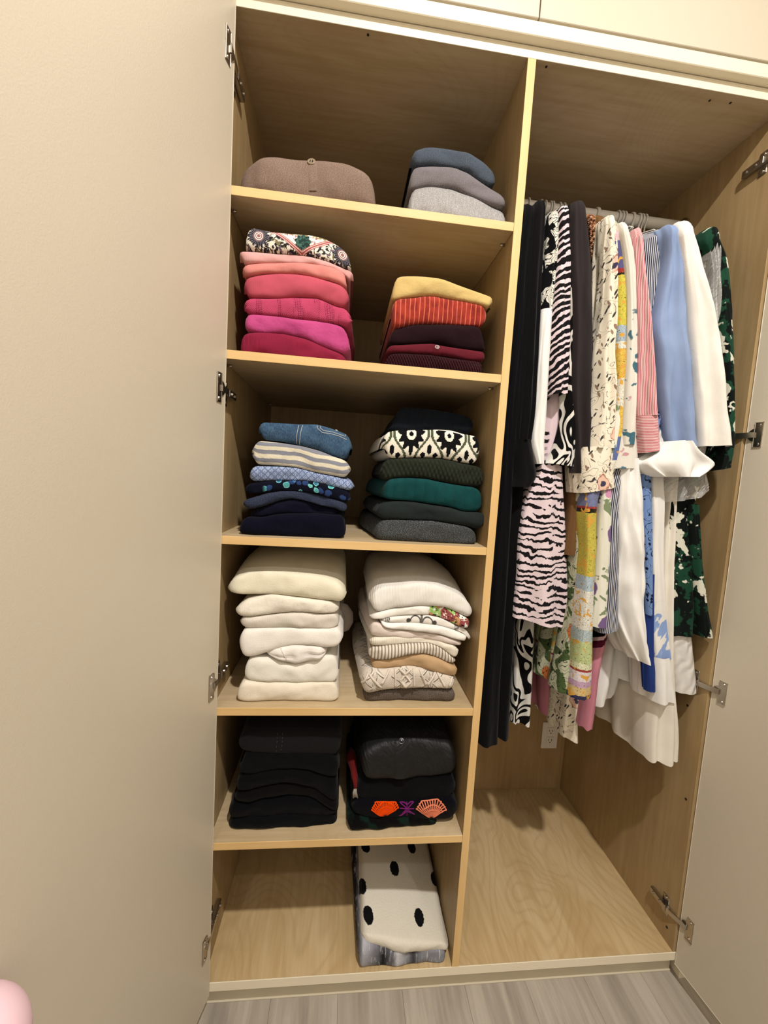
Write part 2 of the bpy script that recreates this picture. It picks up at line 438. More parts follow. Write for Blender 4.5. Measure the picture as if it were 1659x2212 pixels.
# ---------------------------------------------------------------- folded garments
def smooth(a, k=2):
    for _ in range(k):
        a = [a[0]]+[(a[i-1]+2*a[i]+a[i+1])/4 for i in range(1, len(a)-1)]+[a[-1]]
    return a
def resample(pts, n):
    """pts (x,z) with x rising; n values at even fractions of the x span"""
    x0, x1 = pts[0][0], pts[-1][0]; out = []
    for i in range(n):
        x = x0+(x1-x0)*i/(n-1); j = 0
        while j < len(pts)-2 and pts[j+1][0] < x: j += 1
        a, b = pts[j], pts[j+1]; k = 0 if b[0] <= a[0] else min(1, max(0, (x-a[0])/(b[0]-a[0])))
        out.append(a[1]+(b[1]-a[1])*k)
    return x0, x1, smooth(out, 3)
class Fold:
    NT, NF, NTOP, NB, NBOT = 56, 14, 9, 4, 4
    def __init__(s, top, bot, yf, d=0.33, shelf=None, bulge=0.02, amp=0.0075, p=10.0, rise=0.0, fl=0.0, fr=0.0, drop=0.0, crease=(), grooves=0, edge=0.014, minz=None):
        s.seed = random.uniform(0, 50)
        tw = [at(u, v, yf) for u, v in top]; tw = [(q.x, q.z) for q in tw]
        for i in range(1, len(tw)):
            if tw[i][0] <= tw[i-1][0]: tw[i] = (tw[i-1][0]+0.0006, tw[i][1])
        if bot is None:
            bw = [(tw[0][0], shelf), (tw[-1][0], shelf)]
        else:
            bw = [at(u, v, yf) for u, v in bot]; bw = [(q.x, q.z) for q in bw]
            for i in range(1, len(bw)):
                if bw[i][0] <= bw[i-1][0]: bw[i] = (bw[i-1][0]+0.0006, bw[i][1])
            if minz is not None: bw = [(a, max(b, minz)) for a, b in bw]
            if shelf is not None:           # the lowest one of a pile lies flat on its shelf
                bw = [(a, shelf) for a, b in bw]
        s.tx0, s.tx1, s.tz = resample(tw, s.NT); s.bx0, s.bx1, s.bz = resample(bw, s.NT)
        s.tz = [max(a, b+0.004) for a, b in zip(s.tz, s.bz)]
        s.yf, s.d, s.bulge, s.amp, s.p, s.rise, s.fl, s.fr, s.drop = yf, d, bulge, amp, p*1.8, rise, fl, fr, drop
        s.crease, s.grooves, s.edge = crease, grooves, edge
    def col(s, t):
        f = t*(s.NT-1); i = min(int(f), s.NT-2); k = f-i
        g = lambda a: a[i]*(1-k)+a[i+1]*k
        return s.tx0+(s.tx1-s.tx0)*t, g(s.tz), s.bx0+(s.bx1-s.bx0)*t, g(s.bz)
    def ev(s, t, part, a):
        """part 0 front (a: bottom to top), 1 top (a: front to back), 2 back, 3 underside"""
        xt, zt, xb, zb = s.col(t)
        w = max(0.0, 1-abs(2*t-1)**s.p)**(1/2.2)
        zm = zb+(zt-zb)*0.42
        zt2 = zm+(zt-zm)*w; zb2 = zm+(zb-zm)*w
        h = zt-zb
        yo = (1-w)*s.edge
        bl = min(s.bulge, 0.5*h+0.004)*(0.85+0.45*noise.noise(Vector((t*4.0, s.seed, 0.3))))
        if part == 0:
            ang = PI*a; cz = math.cos(ang); fz = (1-math.copysign(abs(cz)**0.9, cz))/2
            y = s.yf+yo-bl*max(0.0, math.sin(ang))**0.5*(0.35+0.65*w)
            for c, dp in s.crease: y += dp*math.exp(-((fz-c-0.06*math.sin(t*5+s.seed))/0.045)**2)*w
            b = 0.0
        elif part == 1:
            b = a; fz = 1.0; y = s.yf+yo+(s.d-2*yo)*b
        elif part == 2:
            b = 1.0; fz = 1-a; y = s.yf+s.d-yo+0.015*math.sin(PI*a)
        else:
            b = 1-a; fz = 0.0; y = s.yf+yo+(s.d-2*yo)*b
        x = xb+(xt-xb)*fz; z = zb2+(zt2-zb2)*fz
        z += (s.rise*math.sin(min(1.0, b*1.8)*PI/2)-s.drop*b*b)*fz*w
        x += (s.fr*t-s.fl*(1-t))*min(1.0, b*1.6)
        if s.grooves and abs(2*t-1) > 0.8:
            x -= math.copysign(0.004, t-0.5)*((math.cos(fz*2*PI*s.grooves)+1)/2)*(abs(2*t-1)-0.8)/0.2
        q = Vector((x*7, y*5+s.seed, z*9))
        n1 = noise.noise(q)*s.amp; n2 = noise.noise(q*3.6)*s.amp*0.6+noise.noise(q*9.0)*s.amp*0.18
        if part == 0: y += (n1+n2)*w*math.sin(PI*a); z += n2*0.6*w*math.sin(PI*a)
        elif part == 1: z += (n1+n2)*w*math.sin(PI*min(1, a*1.1))
        hm = h
        v = fz*hm if part == 0 else (hm+s.d*b if part == 1 else (hm+s.d+hm*a if part == 2 else -s.d*b))
        return Vector((x, y, z)), (x-s.tx0, v)
    def front(s, t, f, off=0.0012):
        """point just proud of the front fold at width fraction t, height fraction f"""
        a = math.acos(max(-1, min(1, math.copysign(abs(1-2*f)**(1/0.9), 1-2*f))))/PI
        p = s.ev(t, 0, a)[0]; p2 = s.ev(t, 0, min(1, a+0.02))[0]; p1 = s.ev(t, 0, max(0, a-0.02))[0]
        q1 = s.ev(max(0, t-0.01), 0, a)[0]; q2 = s.ev(min(1, t+0.01), 0, a)[0]
        n = (p2-p1).cross(q2-q1).normalized()
        if n.y > 0: n = -n
        return p+n*off, n
    def tf(s, u, v):
        """pixel of the photograph -> (t,f) on the front"""
        w = at(u, v, s.yf-0.01); t = 0.5
        for _ in range(4):
            xt, zt, xb, zb = s.col(min(1, max(0, t))); f = (w.z-zb)/(zt-zb)
            fc = min(1, max(0, f)); x0 = s.bx0+(s.tx0-s.bx0)*fc; x1 = s.bx1+(s.tx1-s.bx1)*fc
            t = (w.x-x0)/(x1-x0)
        return min(0.995, max(0.005, t)), min(0.97, max(0.03, f))
    def build(s, name, mat, parent=None):
        vs, uvs, fs = [], [], []
        rows = [(0, k/s.NF) for k in range(s.NF)]+[(1, k/s.NTOP) for k in range(s.NTOP)]+[(2, k/s.NB) for k in range(s.NB)]+[(3, k/s.NBOT) for k in range(s.NBOT+1)]
        R = len(rows); n = s.NT
        for i in range(n):
            t = i/(n-1)
            te = 0.5-0.5*math.cos(PI*(0.06+0.88*t)) if False else t
            # crowd columns to the ends for round corners
            te = t if 0.08 < t < 0.92 else (0.08*(t/0.08)**1.8 if t <= 0.08 else 1-0.08*((1-t)/0.08)**1.8)
            for pt, a in rows:
                p, uv = s.ev(te, pt, a); vs.append(p); uvs.append(uv)
        for i in range(n-1):
            for k in range(R-1):
                fs.append((i*R+k, (i+1)*R+k, (i+1)*R+k+1, i*R+k+1))
        s.o = mesh(name, vs, fs, mat, parent, uvs)
        s.root = s.o
        return s.o
def Z(ox, oy, sc):
    return lambda *p: [(ox+p[i]/sc, oy+p[i+1]/sc) for i in range(0, len(p), 2)]
def fold(name, label, cat, top, bot, yf, mat, d=0.33, group=None, **k):
    f = Fold(top, bot, yf, d, **k); f.build(name, mat)
    tag(f.o, label, cat, group); return f
def button(f, u, v, r, mat, name='button'):
    t, h = f.tf(u, v); p, n = f.front(t, h, 0.001)
    bm = bmesh.new(); seg = 20
    q = n.to_track_quat('Z', 'Y').to_matrix().to_4x4(); mm = Matrix.Translation(p) @ q
    prof = [(r*1.0, 0.0), (r, 0.0016), (r*0.86, 0.0026), (r*0.68, 0.0018), (0.0001, 0.0015)]
    vv = [[bm.verts.new(mm @ Vector((a*math.cos(2*PI*k/seg), a*math.sin(2*PI*k/seg), b))) for a, b in prof] for k in range(seg)]
    for k in range(seg):
        for j in range(len(prof)-1): bm.faces.new((vv[k][j], vv[(k+1) % seg][j], vv[(k+1) % seg][j+1], vv[k][j+1]))
    bo = bmobj(name, bm, mat, f.o, smooth=True)
    for dx, dy in ((-.28, .2), (.28, .2), (-.28, -.2), (.28, -.2)):
        bm = bmesh.new(); c = mm @ Vector((dx*r, dy*r, 0.0018)); bcyl(bm, c, n, r*0.14, 0.001, 8); bmobj('button_hole', bm, M['darkhole'], bo)
    return bo
def on_front(f, px, off=0.0012, n=None):
    out = []
    for i in range(len(px)-1):
        (a, b), (c, e) = px[i], px[i+1]; m = n or max(2, int(math.hypot(c-a, e-b)/4))
        for k in range(m): out.append((a+(c-a)*k/m, b+(e-b)*k/m))
    out.append(px[-1])
    return [f.front(*f.tf(u, v), off)[0] for u, v in out]
def band(f, name, pxl, pxr, mat, off=0.0015, n=16):
    """a sewn-on strip lying on the front between two pixel lines"""
    def samp(px, k):
        q = k*(len(px)-1); i = min(int(q), len(px)-2); w = q-i
        return (px[i][0]*(1-w)+px[i+1][0]*w, px[i][1]*(1-w)+px[i+1][1]*w)
    vs, fs, uvs = [], [], []
    m = 5
    for k in range(n+1):
        a, b = samp(pxl, k/n), samp(pxr, k/n)
        for j in range(m+1):
            w = j/m; p, _ = f.front(*f.tf(a[0]*(1-w)+b[0]*w, a[1]*(1-w)+b[1]*w), off if 0 < j < m else 0.0002)
            vs.append(p); uvs.append((w*0.02, k/n*0.06))
    for k in range(n):
        for j in range(m): fs.append((k*(m+1)+j, k*(m+1)+j+1, (k+1)*(m+1)+j+1, (k+1)*(m+1)+j))
    return mesh(name, vs, fs, mat, f.o, uvs)
def stitches(f, name, lines, mat, r=0.0007, dash=0.0):
    L = []
    for px in lines:
        p = on_front(f, px, 0.0006)
        if dash:
            for i in range(0, len(p)-1, 2): L.append(p[i:i+2])
        else: L.append(p)
    return tubes(name, L, r, mat, f.o, 5)

# ------------------------------------------------ top shelf
A = Z(480, 320, 2.592)
t_taupe = cloth('taupe_wool', '8E7769', bump='knit', f=420, dist=0.001, heather=0.22)
f = fold('folded_cardigan', 'taupe wool cardigan folded alone on the top shelf', 'cardigan',
     A(100,205, 108,160, 150,140, 240,101, 330,95, 480,94, 560,100, 700,136, 800,186, 850,225, 862,290), None, 0.05, t_taupe, d=0.36, shelf=SH[0], bulge=0.045, p=14)
band(f, 'placket', A(488,100, 486,180, 487,268), A(534,102, 536,180, 537,272), t_taupe, 0.002)
button(f, *A(503,108)[0], 0.0095, plain('taupe_button', '8B7A64', 0.4))
def sparkle(t, u, v):
    c = t.mix(t.noise(u, v, 120.0, 2), '8F8C8B', 'A6A3A1')
    s = t.noise(u, v, 900.0, 0); return t.mix(s.gt(0.72, 0.02), c, 'FFFFFF')
f = fold('folded_sweater', 'silver-grey sweater with a metallic sparkle, lowest of the grey pile', 'sweater',
     A(1032,330, 1036,285, 1060,248, 1150,234, 1280,244, 1400,288, 1500,342, 1572,372, 1583,405), None, 0.055, cloth('silver_knit', '9A9796', bump='rib', f=330, dist=0.0015, colfn=sparkle, rough=0.55, spec=0.5), shelf=SH[0], p=16)
f = fold('folded_sweater', 'soft mauve-grey sweater in the middle of the grey pile', 'sweater',
     A(1044,180, 1046,128, 1180,118, 1290,126, 1370,152, 1450,210, 1530,264, 1582,310), A(1040,250, 1070,244, 1150,232, 1280,242, 1400,286, 1500,340, 1565,366, 1580,340), 0.055,
     cloth('mauve_grey_wool', '807A7E', bump='knit', f=430, dist=0.001, heather=0.15), p=18)
f = fold('folded_sweater', 'slate-blue sweater lying on top of the grey pile', 'sweater',
     A(1053,60, 1058,34, 1130,18, 1250,20, 1370,44, 1450,95, 1532,170), A(1065,116, 1100,118, 1290,124, 1370,150, 1440,202, 1500,228, 1530,195), 0.055,
     cloth('slate_blue_knit', '4F5A68', bump='knit', f=430, dist=0.001, heather=0.1), p=14, amp=0.005)

# ------------------------------------------------ second shelf: the pink pile
B = Z(500, 480, 5.7207)
def rings_at(t, u, v, cu, cv, R):
    du = u-cu; dv = v-cv; return (du*du+dv*dv).sqrt()/R
def paisley(t, u, v):
    u = u*1.17; v = v*1.15
    n1 = t.noise(u, v, 95.0, 3, dist=1.2)
    col = t.mix(n1.gt(0.52, 0.03), 'EFE6D2', '2B2A2E')
    n2 = t.noise(u, v, 60.0, 3, c=4.0, dist=1.0)
    col = t.mix(n2.gt(0.60, 0.02), col, '6E5A6A'); col = t.mix(n2.lt(0.36, 0.02), col, '7C7040')
    # the light field inside the red chevron
    ch = (u-0.153).abs()*0.63-(v-0.002)        # < 0 inside the V
    inside = ch.lt(-0.004, 0.001)
    n3 = t.noise(u, v, 120.0, 2, c=9.0, dist=0.8)
    field = t.mix(n3.gt(0.60, 0.02), 'F2EBDB', 'A8323F'); field = t.mix(v.gt(0.045, 0.005)*n3.gt(0.45, 0.05), field, '8A7A3C')
    col = t.mix(inside, col, field)
    r = rings_at(t, u, v, 0.155, 0.028, 0.021)
    th = (v-0.028).atan2(u-0.155)
    pet = r-(th*9.0).sin()*0.12
    col = t.mix(pet.lt(1.0, 0.05), col, t.mix(n3.gt(0.5, 0.04), '1C3B37', '3C6A5C'))
    col = t.mix((ch.abs()).lt(0.006, 0.0008), col, 'B03A3F'); col = t.mix((ch.abs()-0.003).abs().lt(0.0007, 0.0003), col, 'F0E4D0')
    for cu, cv in ((0.040, 0.033), (0.262, 0.027)):
        r = rings_at(t, u, v, cu, cv, 0.030); th = (v-cv).atan2(u-cu)
        pet = r-(th*14.0).sin()*0.09
        col = t.mix(pet.lt(0.85, 0.05), col, t.mix((th*28.0+r*10.0).sin().gt(0.2, 0.2), '23232A', '6B6672'))
        col = t.mix(r.lt(0.45, 0.03), col, t.mix((r*42.0).sin().gt(0.0, 0.2), '8C4048', 'F3EADC'))
        col = t.mix(r.lt(0.07, 0.02), col, '7C2F3C')
    return col
PK = 'folded pink pile'
fold('folded_blouse', 'cream, black and red medallion print blouse on top of the pink pile', 'blouse',
     B(170,330, 165,250, 205,130, 260,106, 400,130, 560,164, 800,170, 1000,185, 1150,220, 1290,290, 1400,370, 1472,460), B(185,372, 215,386, 400,402, 700,412, 870,430, 1000,442, 1200,496, 1400,582, 1480,606), 0.045,
     cloth('medallion_print', 'EEE6D4', colfn=paisley, bump='weave', f=900, dist=0.0006), p=16, d=0.3)
fold('folded_sweater', 'pale blush pink sweater with a pointed corner in the pink pile', 'sweater',
     B(93,378, 200,390, 500,402, 760,416, 1000,450, 1200,502, 1400,592, 1512,640), B(150,548, 250,545, 560,521, 760,521, 1000,537, 1200,574, 1400,655, 1470,740), 0.045,
     cloth('blush_wool', 'E3AFAB', bump='knit', f=480, dist=0.0008), p=24, d=0.31)
fold('folded_sweater', 'salmon pink sweater under the pale blush one', 'sweater',
     B(130,600, 145,566, 200,550, 400,536, 700,521, 900,529, 1100,551, 1300,600, 1420,662), B(150,700, 300,690, 450,666, 620,652, 800,661, 1000,691, 1200,746, 1360,802, 1425,830), 0.044,
     cloth('salmon_wool', 'DD8E86', bump='knit', f=480, dist=0.0008), p=20, d=0.31)
fold('folded_sweater', 'thick coral pink sweater in the middle of the pink pile', 'sweater',
     B(148,770, 165,715, 300,694, 450,668, 620,652, 800,662, 1000,692, 1200,748, 1360,804, 1455,880), B(190,945, 300,960, 600,960, 750,951, 1060,951, 1180,1002, 1300,1062, 1430,1085, 1455,960), 0.04,
     cloth('coral_wool', 'C65468', bump='knit', f=480, dist=0.0008), p=14, d=0.32, amp=0.006)
def eyelet(t, u, v):
    g = t.noise(u*3.0, v*0.8, 14.0, 1); m = t.rng(g, 0.5, 0.56)
    d, _ = t.vor(u, v, 260.0, rand=0.15)
    return t.mix(m*d.gt(0.5, 0.1), 'BC4068', '74193E')
fold('folded_sweater', 'rose pink sweater with eyelet stitch patterns', 'sweater',
     B(148,1020, 160,985, 195,970, 300,962, 600,962, 750,953, 1060,953, 1180,1005, 1300,1064, 1430,1092, 1482,1140), B(160,1135, 200,1155, 400,1161, 600,1181, 800,1216, 1000,1226, 1200,1256, 1350,1286, 1480,1330, 1505,1260), 0.04,
     cloth('rose_eyelet_knit', 'C64B72', colfn=eyelet, bump='moss', f=200, dist=0.0016), p=14, d=0.34, grooves=2, fr=0.012)
fold('folded_sweater', 'fuzzy bright pink sweater near the bottom of the pink pile', 'sweater',
     B(165,1210, 180,1165, 220,1152, 400,1161, 600,1181, 800,1216, 1000,1228, 1200,1258, 1350,1290, 1440,1370, 1468,1500), B(180,1370, 250,1379, 450,1386, 600,1386, 800,1426, 940,1456, 1050,1511, 1200,1577, 1350,1631, 1440,1652, 1470,1590), 0.04,
     cloth('bright_pink_mohair', 'C44A8A', c2='A8326F', bump='fuzz', f=120, dist=0.003, var=0.7, sheen=0.12), p=12, d=0.34, fr=0.008)
fold('folded_sweater', 'deep raspberry fine-rib sweater at the bottom of the pink pile', 'sweater',
     B(118,1470, 125,1415, 155,1388, 300,1380, 500,1386, 650,1391, 800,1426, 940,1459, 1050,1513, 1200,1580, 1350,1635, 1425,1680), None, 0.038,
     cloth('raspberry_rib', '931441', bump='rib', f=320, dist=0.0015), shelf=SH[1], p=14, d=0.34, fr=0.02)

# ------------------------------------------------ second shelf: the red pile
Cz = Z(800, 580, 5.53)
fold('folded_sweater', 'butter yellow sweater on top of the red and plum pile', 'sweater',
     Cz(262,230, 268,170, 285,115, 400,110, 650,118, 830,145, 950,185, 1100,235, 1300,306, 1440,362, 1462,376), Cz(245,390, 380,371, 540,356, 640,346, 760,347, 900,373, 1100,402, 1300,450, 1370,490, 1400,520), 0.05,
     cloth('butter_wool', 'D3B878', bump='fuzz', f=200, dist=0.002), p=22, d=0.33)
def cordu(t, u, v):
    k = (u*86.0+t.noise(u, v, 20.0, 1)*0.35).frac()
    c = t.mix(t.noise(u, v, 40.0, 3).gt(0.5, 0.15), 'A8321E', '8A2415'); return t.mix(k.lt(0.16, 0.06), c, 'D9714E')
fold('folded_sweater', 'rust red plush sweater with pale vertical ribs', 'sweater',
     Cz(246,440, 255,408, 330,386, 540,359, 640,346, 760,349, 900,376, 1100,406, 1300,452, 1368,490, 1382,580), Cz(245,700, 270,735, 350,721, 450,697, 560,681, 720,681, 900,681, 1100,691, 1230,697, 1320,726, 1372,640), 0.047,
     cloth('rust_ribbed_velvet', 'A8321E', colfn=cordu, bump='rib', f=86, dist=0.003, sheen=0.12), p=16, d=0.33)
fold('folded_sweater', 'dark aubergine sweater under the rust red one', 'sweater',
     Cz(232,780, 255,745, 330,735, 450,702, 560,686, 900,686, 1100,693, 1230,700, 1320,736, 1338,870), Cz(213,912, 400,915, 740,906, 850,931, 1000,961, 1250,990, 1372,992), 0.047,
     cloth('aubergine_knit', '2A141B', bump='knit', f=420, dist=0.001), p=16, d=0.33)
burg = cloth('burgundy_knit', '6B1A2C', bump='knit', f=420, dist=0.001)
f = fold('folded_cardigan', 'thin burgundy cardigan with one pale button', 'cardigan',
     Cz(198,945, 240,928, 400,921, 740,909, 850,936, 1000,963, 1250,993, 1372,1005), Cz(182,1018, 380,1021, 700,1041, 850,1061, 1000,1091, 1250,1126, 1362,1110), 0.045, burg, p=16, d=0.33)
band(f, 'placket', Cz(738,916, 738,980, 738,1040), Cz(842,940, 842,1000, 842,1056), burg, 0.0018)
button(f, *Cz(787,952)[0], 0.0058, plain('pearly_mauve_button', '9C7B80', 0.3))
fold('folded_sweater', 'dark wine bobble-knit sweater at the bottom of the red pile', 'sweater',
     Cz(160,1120, 180,1065, 250,1026, 380,1026, 700,1043, 1000,1093, 1200,1122, 1335,1135), None, 0.045,
     cloth('wine_bobble_knit', '3E0F1D', bump='bobble', f=150, dist=0.005, strength=0.9), shelf=SH[1], p=14, d=0.34)

# ------------------------------------------------ third shelf: the blue pile
D = Z(500, 890, 5.7207)
def denim(t, u, v):
    n1 = t.noise(u, v, 30.0, 4); n2 = t.noise(u*1.0, v*0.3, 500.0, 1)
    return t.mix(n2.gt(0.5, 0.2)*0.35, t.mix(t.rng(n1, 0.3, 0.7), '2B4663', '42627F'), '6F8AA3')
dm = cloth('blue_denim', '365470', colfn=denim, bump='weave', f=700, dist=0.0006)
stitch_m = plain('pale_stitching', 'C9CBC8', 0.6)
f = fold('folded_jeans', 'blue denim jeans with pale stitched pocket on top of the blue pile', 'jeans',
     D(325,225, 345,180, 372,130, 560,140, 850,156, 1060,157, 1250,210, 1400,266, 1462,312, 1498,420), D(375,290, 400,350, 600,362, 700,386, 850,416, 1050,462, 1200,526, 1350,572, 1430,590, 1465,490), 0.06, dm, p=20, d=0.28, amp=0.005)
stitches(f, 'seam_stitching', [D(838,170, 820,260, 805,395), D(882,170, 862,260, 843,405)], stitch_m, r=0.0006)
stitches(f, 'pocket_stitching', [D(1066,175, 1060,205, 1125,258, 1230,272, 1330,300, 1425,345), D(1105,175, 1100,205, 1140,235, 1240,248, 1330,278, 1405,305, 1410,280)], stitch_m, r=0.0006)
band(f, 'side_seam', D(845,170, 826,260, 810,395), D(876,170, 858,260, 838,405), dm, 0.0016)
tubes('rivet_tack', [on_front(f, D(1283,222, 1310,236), 0.0012, 3)], 0.0014, stitch_m, f.o)
def strp(t, u, v):
    k = (v*52.0+t.noise(u, v, 90.0, 2)*0.12+0.1).frac()
    return t.mix(k.gt(0.5, 0.05), 'DAD2BC', '8B8D97')
fold('folded_sweater', 'grey and cream horizontally striped fuzzy sweater', 'sweater',
     D(243,480, 265,420, 300,376, 370,358, 600,382, 850,416, 1100,481, 1250,546, 1400,596, 1482,640), D(255,560, 275,610, 320,651, 550,661, 800,681, 1000,736, 1200,776, 1400,812, 1472,780), 0.055,
     cloth('striped_wool', 'D6CDB6', colfn=strp, bump='fuzz', f=220, dist=0.002), p=16, d=0.33, grooves=2)
def lace(t, u, v):
    a = (u*62.0+v*62.0).frac()-0.5; b = (u*62.0-v*62.0).frac()-0.5
    cell = (u*31.0+v*31.0).floor()+(u*31.0-v*31.0).floor()
    par = (cell*0.5).frac().gt(0.25)
    ln = ((u*240.0).frac()-0.5).abs().lt(0.18, 0.06); d, _ = t.vor(u, v, 190.0, rand=0.3)
    hole = (a.abs().min(b.abs())).lt(0.09, 0.03).max(par*ln*0.8).max(d.lt(0.2, 0.06)*0.7)
    return t.mix(hole, '9FAECB', '6B7BA2')
fold('folded_sweater', 'light blue open-lace knit sweater', 'sweater',
     D(215,790, 222,730, 245,685, 285,666, 600,673, 800,686, 1000,739, 1200,779, 1400,830, 1490,842, 1524,895), D(222,815, 245,852, 300,861, 500,846, 700,846, 900,846, 1100,882, 1300,932, 1470,976, 1505,955), 0.055,
     cloth('blue_lace_knit', '9FAECB', colfn=lace, bump='moss', f=190, dist=0.0015), p=14, d=0.33)
def navyaqua(t, u, v):
    d, r = t.vor(u*0.9, v*1.1, 62.0, rand=0.9)
    dn = d+t.noise(u, v, 160.0, 1)*0.25
    m = u.gt(0.05, 0.006)*r.gt(0.15)
    inner = t.mix(r.gt(0.72), t.mix(r.gt(0.5), '2B4678', '3E76A0'), '57A8AE')
    c = t.mix(m*dn.lt(0.58, 0.03), '0F1226', inner)
    return t.mix(m*(dn-0.54).abs().lt(0.035, 0.015)*r.gt(0.6), c, '7FD0C8')
fold('folded_blouse', 'navy blouse printed with aqua petals', 'blouse',
     D(162,940, 185,900, 230,881, 400,862, 600,846, 900,846, 1100,884, 1300,936, 1460,982, 1478,1035), D(172,995, 300,1010, 450,991, 600,971, 780,971, 950,991, 1200,1052, 1400,1106, 1472,1100), 0.05,
     cloth('navy_petal_print', '10132A', colfn=navyaqua, bump='weave', f=900, dist=0.0005), p=18, d=0.33)
fold('folded_sweater', 'slate blue sweater arched over the navy ones', 'sweater',
     D(138,1108, 165,1085, 250,1060, 450,1001, 600,973, 780,975, 950,993, 1200,1056, 1350,1097, 1432,1135), D(185,1195, 250,1200, 400,1161, 600,1092, 750,1063, 900,1092, 1100,1152, 1300,1192, 1400,1240, 1428,1210), 0.05,
     cloth('dusk_blue_wool', '303A52', bump='fuzz', f=240, dist=0.0015, heather=0.08), p=20, d=0.33)
fold('folded_sweater', 'thin dark navy sweater set back under the slate blue one', 'sweater',
     D(228,1245, 300,1200, 400,1166, 600,1094, 750,1065, 900,1094, 1100,1154, 1300,1196, 1328,1235), D(228,1290, 300,1302, 380,1300, 550,1262, 750,1247, 900,1247, 1100,1257, 1300,1272), 0.06,
     cloth('midnight_knit', '14152A', bump='knit', f=420, dist=0.001), p=18, d=0.32)
fold('folded_sweater', 'thick midnight navy sweater at the bottom of the blue pile', 'sweater',
     D(103,1410, 112,1345, 160,1300, 225,1291, 380,1303, 550,1264, 750,1250, 1100,1258, 1300,1272, 1390,1258, 1412,1330), D(103,1420, 160,1482, 500,1512, 900,1540, 1380,1550, 1412,1500), 0.045,
     cloth('deep_navy_knit', '0E1024', bump='knit', f=420, dist=0.001), p=12, d=0.34, shelf=SH[2])

# ------------------------------------------------ third shelf: the green pile
Ez = Z(780, 860, 5.7207)
fold('folded_sweater', 'dark ink-blue ribbed sweater on top of the green pile', 'sweater',
     Ez(400,330, 442,200, 455,130, 500,118, 650,121, 900,150, 1150,190, 1300,232, 1365,275, 1388,340), Ez(320,402, 500,396, 700,396, 950,387, 1100,397, 1250,441, 1310,452, 1378,400), 0.10,
     cloth('ink_rib', '1A2029', bump='rib', f=330, dist=0.0012), p=14, d=0.3)
def flowerknit(t, u0, v0):
    q = 460.0                                      # knitted pixels
    u = (u0*q).floor()/q*1.19; v = (v0*q).floor()/q*0.98
    P = 0.114
    x = (((u-0.088)/P+10.5).frac()-0.5)*P
    col = t.mix(1.0, 'E6DECB', 'E6DECB')
    hw = t.rng(v, 0.0, 0.055, 0.016, 0.052)
    col = t.mix((x.abs()-hw).abs().lt(0.0042), col, '4A523B')
    cv = 0.056
    dv = v-cv; r = (x*x+dv*dv).sqrt(); th = x.atan2(dv*-1.0)
    pet = 0.036+(th*11.0).cos()*0.006
    down = t.rng(th.abs(), 0.30, 0.0)*0.010
    col = t.mix((r-down).lt(pet)*v.lt(cv+0.012), col, '0D0C10')
    col = t.mix(r.lt(0.0145), col, 'E6DECB'); col = t.mix(r.lt(0.006), col, '0D0C10')
    x2 = (((u-0.088)/P+10.0).frac()-0.5)*P
    bud = ((x2*x2)*1.6+(v-0.018)*(v-0.018)*0.6).sqrt()
    col = t.mix(bud.lt(0.0095), col, '0D0C10')
    e = x2.abs()-0.019
    bud = (e*e+(v-0.005)*(v-0.005)*1.6).sqrt()
    return t.mix(bud.lt(0.0075), col, '0D0C10')
fold('folded_sweater', 'ivory sweater with black sunflowers and green ogee lines', 'sweater',
     Ez(245,520, 262,455, 290,425, 400,406, 700,396, 950,389, 1100,401, 1250,446, 1350,461, 1442,482, 1474,575), Ez(290,700, 320,742, 380,745, 600,736, 850,736, 1000,747, 1200,792, 1400,820, 1450,740), 0.06,
     cloth('sunflower_jacquard', 'E6DECB', colfn=flowerknit, bump='knit', f=300, dist=0.0012), p=12, d=0.34, fl=0.012)
fold('folded_sweater', 'dark olive honeycomb-knit sweater', 'sweater',
     Ez(238,860, 250,790, 300,752, 450,742, 850,742, 1000,753, 1200,797, 1400,836, 1500,862, 1512,930), Ez(240,1000, 290,1030, 400,992, 600,977, 800,992, 1000,1037, 1200,1067, 1400,1097, 1495,1095), 0.06,
     cloth('olive_honeycomb', '30352A', bump='bobble', f=90, dist=0.003, strength=0.8), p=12, d=0.34)
def teal_b(t, u, v): return t.mix(t.noise(u, v, 14.0, 2), '14595A', '0E4445')
fold('folded_sweater', 'teal green sweater with soft raised cables', 'sweater',
     Ez(262,1100, 280,1040, 330,1002, 450,987, 600,984, 800,997, 1000,1042, 1200,1076, 1400,1102, 1490,1150), Ez(255,1240, 400,1257, 650,1272, 850,1302, 1100,1342, 1250,1396, 1400,1402, 1484,1375), 0.055,
     cloth('teal_cable_knit', '14595A', colfn=teal_b, bump='rib', f=38, dist=0.008, strength=0.8), p=12, d=0.34, fl=0.025)
fold('folded_sweater', 'smooth dark grey-green sweater under the teal one', 'sweater',
     Ez(190,1370, 215,1295, 400,1267, 650,1282, 850,1312, 1100,1352, 1250,1402, 1450,1405, 1548,1440), Ez(185,1440, 250,1500, 400,1492, 600,1502, 900,1512, 1100,1542, 1300,1577, 1430,1618, 1546,1520), 0.055,
     cloth('grey_green_jersey', '2C3433', bump='knit', f=430, dist=0.0008), p=14, d=0.34, fl=0.02)
fold('folded_sweater', 'charcoal heather ribbed sweater at the bottom of the green pile', 'sweater',
     Ez(168,1640, 180,1560, 225,1512, 400,1497, 600,1507, 900,1517, 1100,1547, 1300,1582, 1410,1642, 1430,1720), Ez(180,1690, 250,1746, 600,1766, 1000,1790, 1380,1810, 1428,1760), 0.05,
     cloth('charcoal_heather', '3C4246', bump='rib', f=300, dist=0.0014, heather=0.25), p=12, d=0.36, shelf=SH[2], fl=0.03)

